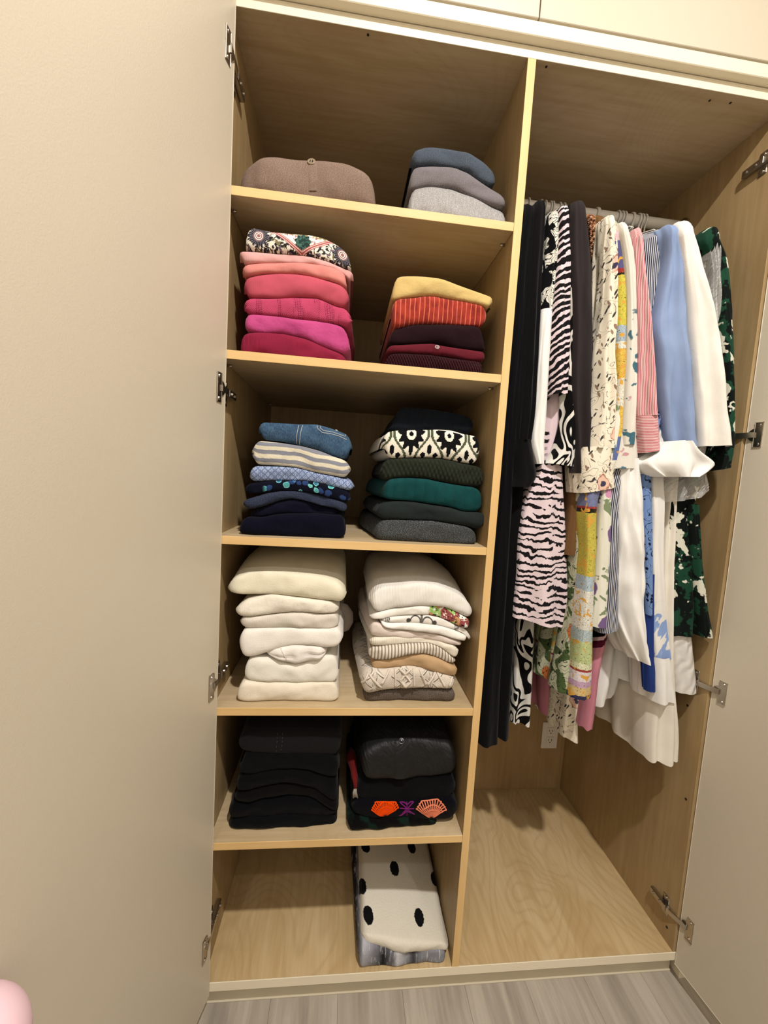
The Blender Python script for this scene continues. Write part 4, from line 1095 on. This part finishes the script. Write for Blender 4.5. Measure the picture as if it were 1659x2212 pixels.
def p_scarf(t, u, v):
    x, y, z = t.pos()
    zn = (z+(t.noise(u, v, 60.0, 2)-0.5)*0.006-0.68)/1.4
    st = [(0.68, 'E2C04A'), (0.715, 'E8E4D6'), (0.752, '2A315E'), (0.776, 'D9C08A'), (0.80, 'C9A9C4'), (0.815, 'E6DDE0'), (0.842, 'A8353A'), (0.849, 'E4E6C4'),
          (0.862, 'C6D29A'), (0.925, 'B8C8CC'), (0.955, 'E6E4DA'), (1.06, 'B4C4CE'), (1.10, 'C9BD4E'), (1.262, '1F1C1E'), (1.272, 'A8353A'), (1.28, '7A82A8'), (1.33, 'E4E0D2'), (1.40, '5E74A8'), (1.46, 'E4C24C'), (1.53, 'E8E2D4'), (1.60, 'E0BE50'), (1.67, 'E6E4DA'), (1.69, 'AEBFCB'), (1.73, 'D2C64C'), (1.842, '201C1C'), (1.85, 'A02C2C'), (1.858, '5B5E92'), (1.92, 'D9B4BC'), (1.96, 'D98A4E'), (2.0, 'E6E2D6')]
    c = t.ramp(zn, [((a-0.68)/1.4, b) for a, b in st])
    n = t.noise(u, v, 55.0, 2, dist=1.4)
    c = t.mix((n*34.0).sin().abs().lt(0.22, 0.1), c, '6A5A2E')
    n2 = t.noise(u, v, 40.0, 2, c=6.0, dist=1.0)
    return t.mix(n2.gt(0.60, 0.02), c, 'D9A63C')
def p_teal(t, u, v):
    n = t.noise(u, v, 26.0, 2, dist=0.6); n2 = t.noise(u, v, 30.0, 2, c=4.0)
    c = t.mix(n.gt(0.60, 0.02)*v.gt(0.16, 0.03), 'D6D1C4', '2C6476'); return t.mix(n2.gt(0.66, 0.02)*v.gt(0.36, 0.03), c, 'BE7F8A')
def p_green(t, u, v):
    n = t.noise(u*1.1, v, 20.0, 3, rough=0.6); n2 = t.noise(u*1.2, v, 17.0, 3, c=5.0, rough=0.65)
    c = t.mix(n.gt(0.52, 0.02), '121A17', '1E4A37'); return t.mix(n2.gt(0.585, 0.012), c, 'D9D8C9')
def p_sage(t, u, v):
    n = t.noise(u, v, 24.0, 2, dist=0.7); d, r = t.vor(u, v*0.8, 14.0); dn = d+(n-0.5)*0.4
    c = t.mix(n.gt(0.55, 0.02), 'BFC0A6', '53663E'); k = t.noise(u, v, 30.0, 1, c=3.0)
    c = t.mix(r.gt(0.5)*dn.lt(0.34, 0.02), c, 'C2722E'); c = t.mix(r.gt(0.5)*dn.lt(0.12, 0.02), c, 'A83C1E')
    return t.mix(((k*9.0).frac()-0.5).abs().lt(0.05, 0.02), c, '1E2018')
def p_pastel(t, u, v):
    n = t.noise(u, v, 26.0, 2, dist=0.6); d, r = t.vor(u, v*0.8, 17.0); dn = d+(n-0.5)*0.5
    c = t.mix(n.gt(0.58, 0.02), 'DAD8C6', '76865C'); c = t.mix(r.gt(0.55)*dn.lt(0.34, 0.02), c, 'C77FA8')
    return t.mix(r.lt(0.2)*dn.lt(0.30, 0.02), c, '6C4E86')
def p_vine(t, u, v):
    n = t.noise(u, v, 30.0, 1, dist=0.5); ln = ((n*5.0).frac()-0.5).abs().lt(0.05, 0.03)
    d, r = t.vor(u, v, 75.0); return t.mix(ln.max(r.gt(0.5)*d.lt(0.32, 0.05)), '7390C0', '1B2240')
def p_pinkblack(t, u, v):
    s = ((u*0.7+v)*5.2+t.noise(u, v, 5.0, 1)*0.6).frac()
    up = v.lt(0.62, 0.02).max(v.gt(0.98, 0.02)*v.lt(1.16, 0.02))
    c = t.ramp(s, [(0.0, 'CE8A9A'), (0.42, '7A1F34'), (0.52, '120F12'), (0.68, 'E0C4CC'), (0.74, '5E1430'), (0.84, 'CE8A9A')])
    return t.mix(up, t.mix(t.noise(u, v, 8.0, 2), 'C98796', 'BC7686'), c)
def p_stripe(n, a, b, vert=True, duty=0.5):
    def fn(t, u, v):
        k = ((u if vert else v)*n).frac(); return t.mix(k.gt(duty, 0.08), a, b)
    return fn
def p_bluescarf(t, u, v):
    x, y, z = t.pos()
    n = t.noise(u*2.2+v*1.2, v*0.8, 12.0, 3, dist=0.8)
    m = z.lt(1.03, 0.02)*z.gt(0.862, 0.003)
    return t.mix(m*n.gt(0.44, 0.015), 'DEDBD4', '6C90CC')
def p_tweed(t, u, v):
    n = t.noise(u, v, 160.0, 2); return t.ramp(n, [(0.3, '2A1C14'), (0.44, '8A5A3C'), (0.55, 'B98A66'), (0.63, 'D8C0A0')])

BLK = hcloth('black_crepe', '0E0E12', var=0.2, sheen=0.05)
BLK2 = hcloth('soft_black_jersey', '121214', var=0.2, sheen=0.05)
ZB = hcloth('pink_zebra_print', 'DCC6CC', p_zebra); ZB3 = hcloth('dense_pink_zebra_print', 'DCC6CC', p_zebra_dense); ZB2 = hcloth('faint_pink_zebra_print', 'D8BEC5', p_zebra_soft)
SW = hcloth('black_white_swirl_print', '111111', p_swirl); MO = hcloth('black_white_leaf_print', '111111', p_motif)
WHT = hcloth('white_cotton', 'E9E7E2', var=0.2); WHT2 = hcloth('cool_white_linen', 'E3E1DC', var=0.25)
FLO = hcloth('cream_botanical_print', 'E3D8BF', p_floral)
CRM = hcloth('cream_pleated_crepe', 'E2DACA', var=0.25)

garment('black_dress', 'long black dress hanging against the shelf divider', 'dress', [
    ('body', [(446,1137,1154), (700,1112,1138), (1000,1087,1116), (1300,1062,1096), (1500,1045,1085), (1613,1036,1080)], 0.06, 0.5, BLK, dict(rip=0.005, frip=0.006, nf=3))], hang='white wire hanger holding the black dress by the divider')
garment('black_dress', 'black dress with a wide gathered cuff beside the white sleeve', 'dress', [
    ('body', [(450,1158,1176), (700,1140,1162), (1000,1112,1138), (1300,1092,1120), (1598,1077,1102)], 0.085, 0.5, BLK2, dict(rip=0.005, frip=0.006, nf=3)),
    ('sleeve', [(452,1158,1182), (600,1148,1174), (760,1138,1166), (900,1126,1158), (950,1123,1150)], 0.04, 0.12, BLK2, dict(shoulder=0.03, frip=0.01, nf=5, rip=0.003)),
    ('cuff', [(948,1122,1151), (985,1118,1158), (1030,1116,1166), (1052,1112,1150)], 0.038, 0.12, BLK2, dict(shoulder=0, rip=0.002, nr=14))], hang='white wire hanger holding the gathered-cuff black dress')
garment('print_blouse', 'black blouse with white leaf print and plain white lower sleeve', 'blouse', [
    ('body', [(470,1186,1206), (700,1172,1192), (1000,1150,1172)], 0.10, 0.5, MO, dict()),
    ('sleeve', [(476,1186,1213), (520,1184,1213), (600,1177,1206), (640,1173,1201), (668,1171,1198)], 0.045, 0.12, MO, dict(shoulder=0.03)),
    ('lower_sleeve', [(666,1171,1198), (780,1165,1191), (900,1156,1184), (950,1151,1181), (1002,1162,1178)], 0.042, 0.11, WHT, dict(shoulder=0, rip=0.002))], hang='white wire hanger holding the leaf print blouse')
garment('zebra_dress', 'pale pink and black zebra stripe dress with a full skirt', 'dress', [
    ('skirt', [(1002,1170,1222), (1060,1147,1225), (1150,1129,1230), (1250,1122,1234), (1338,1114,1364,1240)], 0.055, 0.45, ZB, dict(shoulder=0, frip=0.012, nf=5, rip=0.01, taper=0.9)),
    ('bodice', [(480,1212,1234), (700,1198,1232), (850,1186,1228), (1004,1170,1222)], 0.075, 0.45, ZB2, dict(frip=0.004, nf=4)),
    ('sleeve', [(462,1212,1232), (520,1210,1237), (600,1204,1238), (700,1197,1238), (780,1194,1237), (850,1198,1231)], 0.035, 0.12, ZB3, dict(shoulder=0.03, frip=0.006, nf=4))], hang='white wire hanger holding the pink zebra dress')
garment('swirl_dress', 'long black and white swirl print dress', 'dress', [
    ('body', [(480,1205,1222), (700,1192,1212), (1000,1168,1200), (1330,1124,1164), (1450,1114,1158), (1566,1107,1152)], 0.16, 0.52, SW, dict(frip=0.01, nf=4, rip=0.008, hemwave=0.003)),
    ('sleeve', [(462,1228,1243), (600,1232,1247), (700,1234,1248), (800,1228,1249), (900,1225,1251), (955,1214,1251), (985,1200,1252), (1000,1188,1010,1253)], 0.035, 0.11, SW, dict(shoulder=0.03))], hang='white wire hanger holding the swirl print dress')
PLUM = hcloth('plum_charcoal_cotton', '3B3536', var=0.3)
garment('charcoal_shirt', 'plum-charcoal cotton shirt hanging beside the swirl print dress', 'shirt', [
    ('body', [(470,1250,1270), (700,1240,1266), (1000,1222,1250)], 0.08, 0.5, PLUM, dict()),
    ('sleeve', [(455,1240,1270), (500,1240,1278), (560,1243,1284), (700,1246,1288), (830,1244,1288), (930,1250,1283), (1022,1252,1270)], 0.015, 0.11, PLUM, dict(shoulder=0.035, frip=0.012, nf=5, crump=0.004))], hang='white wire hanger holding the plum-charcoal shirt')
garment('tweed_jacket', 'brown tweed jacket squeezed beside the camel one', 'jacket', [
    ('body', [(468,1272,1288), (560,1280,1292), (700,1285,1294), (900,1262,1280), (1190,1225,1246)], 0.05, 0.48, hcloth('brown_tweed', '8A5A3C', p_tweed, bump='moss', f=200, dist=0.002), dict())], hang='white wire hanger holding the brown tweed jacket')
garment('camel_jacket', 'camel suede jacket beside the cream botanical dress', 'jacket', [
    ('body', [(470,1288,1313), (520,1291,1315), (620,1292,1312), (720,1287,1304), (900,1262,1288), (1200,1226,1256)], 0.045, 0.48, hcloth('camel_suede', '7A5A36', bump='fuzz', f=300, dist=0.001), dict())], hang='white wire hanger holding the camel jacket')
garment('botanical_dress', 'cream dress with fine botanical print and a loose long cuff', 'dress', [
    ('body', [(500,1316,1332), (800,1296,1320), (1000,1270,1300), (1300,1244,1276), (1540,1224,1256), (1596,1218,1606,1258)], 0.11, 0.5, FLO, dict(frip=0.008, nf=4, rip=0.01)),
    ('sleeve', [(484,1313,1331), (540,1310,1338), (620,1309,1337), (700,1303,1336), (760,1293,1335), (850,1288,1337), (910,1281,1335), (968,1270,1333)], 0.0, 0.09, FLO, dict(shoulder=0.03, frip=0.012, nf=5, crump=0.005)),
    ('cuff', [(964,1271,1333), (1000,1263,1334), (1066,1265,1052,1337)], -0.004, 0.085, FLO, dict(shoulder=0, rip=0.002, nr=14))], hang='white wire hanger holding the cream botanical dress')
garment('tropical_dress', 'sage dress with orange lilies and green leaves', 'dress', [
    ('body', [(500,1330,1342), (800,1300,1322), (1060,1252,1276), (1200,1246,1270), (1360,1232,1262), (1498,1206,1242)], 0.035, 0.22, hcloth('sage_lily_print', 'BFC0A6', p_sage), dict(rip=0.008))], hang='white wire hanger holding the sage lily dress')
def p_pinkskirt(t, u, v):
    w = t.noise(u, v, 12.0, 1); k = (u*9.0+w*0.8).frac()
    c = t.mix(t.noise(u, v, 8.0, 2), 'C98796', 'B97484')
    top = t.ramp(k, [(0.0, '5E1430'), (0.35, '120F12'), (0.55, '7A2040'), (0.8, 'C98796')])
    return t.mix((v+w*0.12).lt(0.90, 0.01), c, top)
garment('pink_skirt', 'pleated rose pink skirt with burgundy and black upper print', 'skirt', [
    ('body', [(560,1250,1268), (1000,1206,1232), (1300,1184,1222), (1450,1174,1222), (1548,1176,1223)], 0.2, 0.48, hcloth('rose_pleated_print', 'C98796', p_pinkskirt), dict(rip=0.014, lam=0.08, frip=0.008, nf=5))], hang='white wire hanger holding the pleated pink skirt')
garment('scarf_dress', 'long dress in a yellow and white banded scarf print', 'dress', [
    ('body', [(505,1322,1342), (560,1331,1354), (640,1334,1363), (800,1336,1363), (920,1330,1360), (1000,1308,1346), (1070,1272,1300), (1200,1268,1292), (1350,1254,1286), (1450,1246,1288), (1512,1238,1286)], 0.0, 0.27, hcloth('yellow_scarf_print', 'E0C04A', p_scarf), dict(frip=0.004))], hang='white wire hanger holding the yellow scarf print dress')
garment('teal_blouse', 'off-white blouse with scattered teal and rose flowers', 'blouse', [
    ('body', [(510,1350,1362), (700,1362,1380), (850,1357,1380), (950,1340,1384), (1012,1326,1388)], -0.008, 0.45, hcloth('teal_flower_print', 'D6D1C4', p_teal), dict()),
    ('sleeve', [(497,1345,1359), (560,1355,1373), (650,1362,1381), (760,1361,1383), (870,1356,1381), (960,1352,1376)], -0.018, 0.08, hcloth('teal_flower_voile', 'D0CBBE', p_teal), dict(shoulder=0.03))], hang='white wire hanger holding the teal flower blouse')
garment('pastel_dress', 'ivory dress with purple and pink pastel flowers', 'dress', [
    ('body', [(540,1366,1376), (800,1344,1360), (1050,1304,1326), (1150,1296,1324), (1250,1290,1320), (1356,1283,1316)], 0.002, 0.25, hcloth('pastel_flower_print', 'DAD8C6', p_pastel), dict())], hang='white wire hanger holding the pastel flower dress')
garment('pink_dress', 'rose pink dress with black and burgundy diagonal bands', 'dress', [
    ('body', [(515,1374,1390), (700,1374,1392), (850,1368,1398), (1004,1371,1404), (1100,1350,1380), (1300,1310,1336), (1450,1276,1304), (1574,1258,1286)], 0.065, 0.52, hcloth('banded_rose_print', 'CE8A9A', p_pinkblack), dict(rip=0.016, lam=0.11, hemwave=0.003, frip=0.006))], hang='white wire hanger holding the banded rose dress')
PS = hcloth('pink_white_stripe', 'C9596A', p_stripe(290.0, 'C25A69', 'E6CFCB')); PSH = hcloth('pink_white_cuff_stripe', 'C9596A', p_stripe(270.0, 'C25A69', 'E6CFCB', False))
garment('pink_striped_shirt', 'pink and white fine-striped shirt with buttoned cuff', 'shirt', [
    ('body', [(515,1384,1396), (700,1386,1404), (900,1384,1406)], 0.05, 0.5, PS, dict()),
    ('sleeve', [(512,1376,1391), (570,1379,1398), (650,1383,1409), (750,1387,1419), (850,1386,1427), (898,1388,1431)], -0.032, 0.05, PS, dict(shoulder=0.03, frip=0.008, nf=4)),
    ('cuff', [(896,1389,1431), (935,1392,1433), (978,1397,972,1435)], -0.034, 0.04, PSH, dict(shoulder=0, rip=0.001, wob=0.001, nr=12))], hang='white wire hanger holding the pink striped shirt')
garment('navy_striped_shirt', 'navy and white striped long shirt beside the light blue one', 'shirt', [
    ('body', [(512,1398,1446), (600,1392,1440), (760,1392,1424), (900,1372,1410), (1040,1326,1350), (1200,1314,1342), (1372,1300,1360,1346)], 0.004, 0.42, hcloth('navy_white_stripe', '2C3048', p_stripe(230.0, '2A2E46', 'CFCFD4', True, 0.55)), dict(rip=0.004))], hang='white wire hanger holding the navy striped shirt')
LB = hcloth('light_blue_oxford', '93A6C8', c2='8497BC', var=0.6)
garment('light_blue_shirt', 'light blue oxford shirt with flared white turned-up cuffs', 'shirt', [
    ('body', [(508,1440,1462), (700,1424,1450), (900,1432,1460), (985,1436,1466)], 0.07, 0.5, LB, dict(rip=0.006)),
    ('sleeve', [(502,1444,1466), (560,1446,1478), (640,1434,1488), (705,1422,1496), (760,1428,1504), (850,1438,1510), (930,1450,1511), (985,1460,1520)], -0.03, 0.08, LB, dict(shoulder=0.03, frip=0.012, nf=4, wob=0.008, crump=0.007)),
    ('cuff', [(952,1452,1500), (976,1430,1522), (1000,1406,1554), (1016,1420,1540), (1030,1442,1512)], -0.045, 0.05, WHT, dict(shoulder=0, frip=0.012, nf=5, nr=16, wob=0.006, crump=0.008))], hang='white wire hanger holding the light blue shirt')
garment('white_blouse', 'white cotton blouse with a crumpled balloon sleeve', 'blouse', [
    ('body', [(520,1462,1474), (800,1430,1450), (1020,1345,1392), (1300,1330,1400), (1440,1340,1404), (1472,1345,1484,1402)], 0.10, 0.46, WHT2, dict(rip=0.008, frip=0.008)),
    ('sleeve', [(990,1342,1388), (1080,1340,1394), (1200,1342,1399), (1262,1338,1403), (1330,1344,1402), (1390,1360,1406), (1428,1378,1398)], -0.004, 0.08, WHT, dict(shoulder=0.0, frip=0.012, nf=4, wob=0.010, crump=0.010))], hang='white wire hanger holding the balloon sleeve blouse')
garment('white_blouse', 'loose white linen blouse showing under the scarf print dress', 'blouse', [
    ('body', [(560,1450,1462), (900,1390,1410), (1200,1330,1360), (1380,1300,1345), (1450,1284,1348), (1500,1270,1340), (1530,1272,1512,1330)], 0.11, 0.48, WHT2, dict(rip=0.014, frip=0.012, nf=4, wob=0.012))], hang='white wire hanger holding the loose linen blouse')
garment('vine_dress', 'sky blue dress with navy vine print', 'dress', [
    ('body', [(540,1470,1482), (800,1440,1456), (1000,1393,1413), (1100,1390,1413), (1200,1396,1412), (1330,1403,1411)], 0.0, 0.25, hcloth('blue_vine_print', '7390C0', p_vine), dict())], hang='white wire hanger holding the blue vine dress')
garment('blue_scarf_dress', 'white dress with pale blue scarf swirls and a deep white hem band', 'dress', [
    ('body', [(540,1480,1492), (800,1452,1474), (1000,1412,1440), (1100,1412,1440), (1200,1412,1438), (1320,1411,1442), (1424,1414,1457)], 0.0, 0.45, hcloth('blue_swirl_print', 'DEDBD4', p_bluescarf), dict(frip=0.006, nf=4)),
    ('hem_band', [(1422,1414,1457), (1470,1416,1462), (1522,1418,1469)], -0.003, 0.10, WHT, dict(shoulder=0, frip=0.008, nf=4, nr=14)),
    ('blue_panel', [(1240,1403,1416), (1400,1399,1417), (1494,1398,1418)], 0.004, 0.03, hcloth('royal_blue_silk', '1E3C80', var=0.4), dict(shoulder=0, nr=20))], hang='white wire hanger holding the blue scarf swirl dress')
garment('cream_dress', 'long cream pleated dress reaching lowest of the pale clothes', 'dress', [
    ('body', [(540,1494,1506), (800,1470,1492), (1100,1440,1466), (1300,1424,1462), (1500,1412,1470), (1600,1405,1476), (1648,1404,1472)], 0.02, 0.5, CRM, dict(frip=0.010, nf=6, rip=0.01, hemwave=0.003))], hang='white wire hanger holding the cream pleated dress')
IV = hcloth('ivory_knit', 'E6E0D5', bump='fuzz', f=400, dist=0.0008)
garment('ivory_jacket', 'ivory knit jacket with wide straight sleeves', 'jacket', [
    ('body', [(505,1476,1496), (700,1484,1512), (850,1486,1520), (955,1500,1530)], 0.05, 0.48, IV, dict()),
    ('sleeve', [(500,1474,1504), (540,1482,1516), (620,1496,1538), (720,1506,1562), (820,1516,1577), (900,1522,1586), (963,1527,1593)], -0.05, 0.06, IV, dict(shoulder=0.04, frip=0.012, nf=4, crump=0.004))], hang='white wire hanger holding the ivory knit jacket')
t = MT('clear_plastic_film'); u_, v_ = t.uv()
cr = t.noise(u_*1.5+v_, v_*0.6, 60.0, 3, dist=1.0)
M['film'] = t.finish('E8E6E2', 0.12, bump=cr, dist=0.008, strength=0.9, spec=0.8); t.b.inputs['Alpha'].default_value = 0.32
t = MT('white_satin'); u_, v_ = t.uv()
cr = ((u_*0.9+v_*0.6)*260.0+t.noise(u_, v_, 14.0, 2)*9.0).sin()
M['satin'] = t.finish('D2CFCB', 0.3, bump=cr, dist=0.002, strength=0.5, spec=0.7)
garment('satin_dress', 'white satin dress in a clear plastic garment bag', 'dress', [
    ('body', [(520,1518,1538), (800,1496,1520), (1000,1480,1514), (1200,1464,1504), (1375,1457,1504), (1430,1462,1508), (1500,1468,1498,1514)], 0.02, 0.45, M['satin'], dict(rip=0.006)),
    ('plastic_bag', [(512,1532,1549), (620,1538,1552), (800,1520,1548), (985,1470,1530), (1030,1440,1540), (1060,1432,1548), (1086,1440,1072,1530)], -0.012, 0.3, M['film'], dict(shoulder=0.03, frip=0.01, nf=6, wob=0.008, crump=0.009))], hang='white wire hanger holding the bagged satin dress')
GR = hcloth('dark_green_camellia_print', '121A17', p_green)
garment('green_floral_dress', 'dark green and white flower print dress by the wardrobe side', 'dress', [
    ('body', [(520,1530,1558), (700,1548,1574), (900,1530,1560), (1080,1458,1512), (1150,1453,1508), (1240,1454,1510), (1376,1452,1506)], 0.01, 0.46, GR, dict(rip=0.006, frip=0.008, nf=3)),
    ('sleeve', [(515,1530,1562), (560,1548,1577), (700,1562,1587), (850,1574,1591), (960,1566,1593), (1018,1540,1008,1592)], -0.02, 0.06, GR, dict(shoulder=0.035)),
    ('loose_belt_sleeve', [(1090,1494,1512), (1200,1500,1519), (1300,1509,1531), (1378,1520,1545)], -0.005, 0.05, GR, dict(shoulder=0.0, rip=0.003))], hang='white wire hanger holding the green flower dress')

# ---------------------------------------------------------------- the photographer's sleeve at the frame's corner
d0 = lambda u, v, k: CAM+(Fv+Rv*((u-W_/2)/FPX)-Uv*((v-H_/2)/FPX))*k
c0 = d0(-88, 2298, 0.42)
ax = Vector((-0.25, -0.93, -0.25)).normalized()          # from the rounded elbow fold back to the arm
pts = [c0-ax*0.058*math.cos(a) for a in [0.02+PI/2*k/9 for k in range(10)]]+[c0+ax*q for q in (0.06, 0.14, 0.24, 0.34)]
rad = [0.06*math.sin(a) for a in [0.02+PI/2*k/9 for k in range(10)]]+[0.062, 0.066, 0.07, 0.075]
o = tube('pink_sleeve', pts, rad, hcloth('pale_pink_jersey', 'F3C6D3', bump='fuzz', f=200), None, 28)
tag(o, 'pale pink sweater sleeve of the photographer close before an open door', 'sleeve')
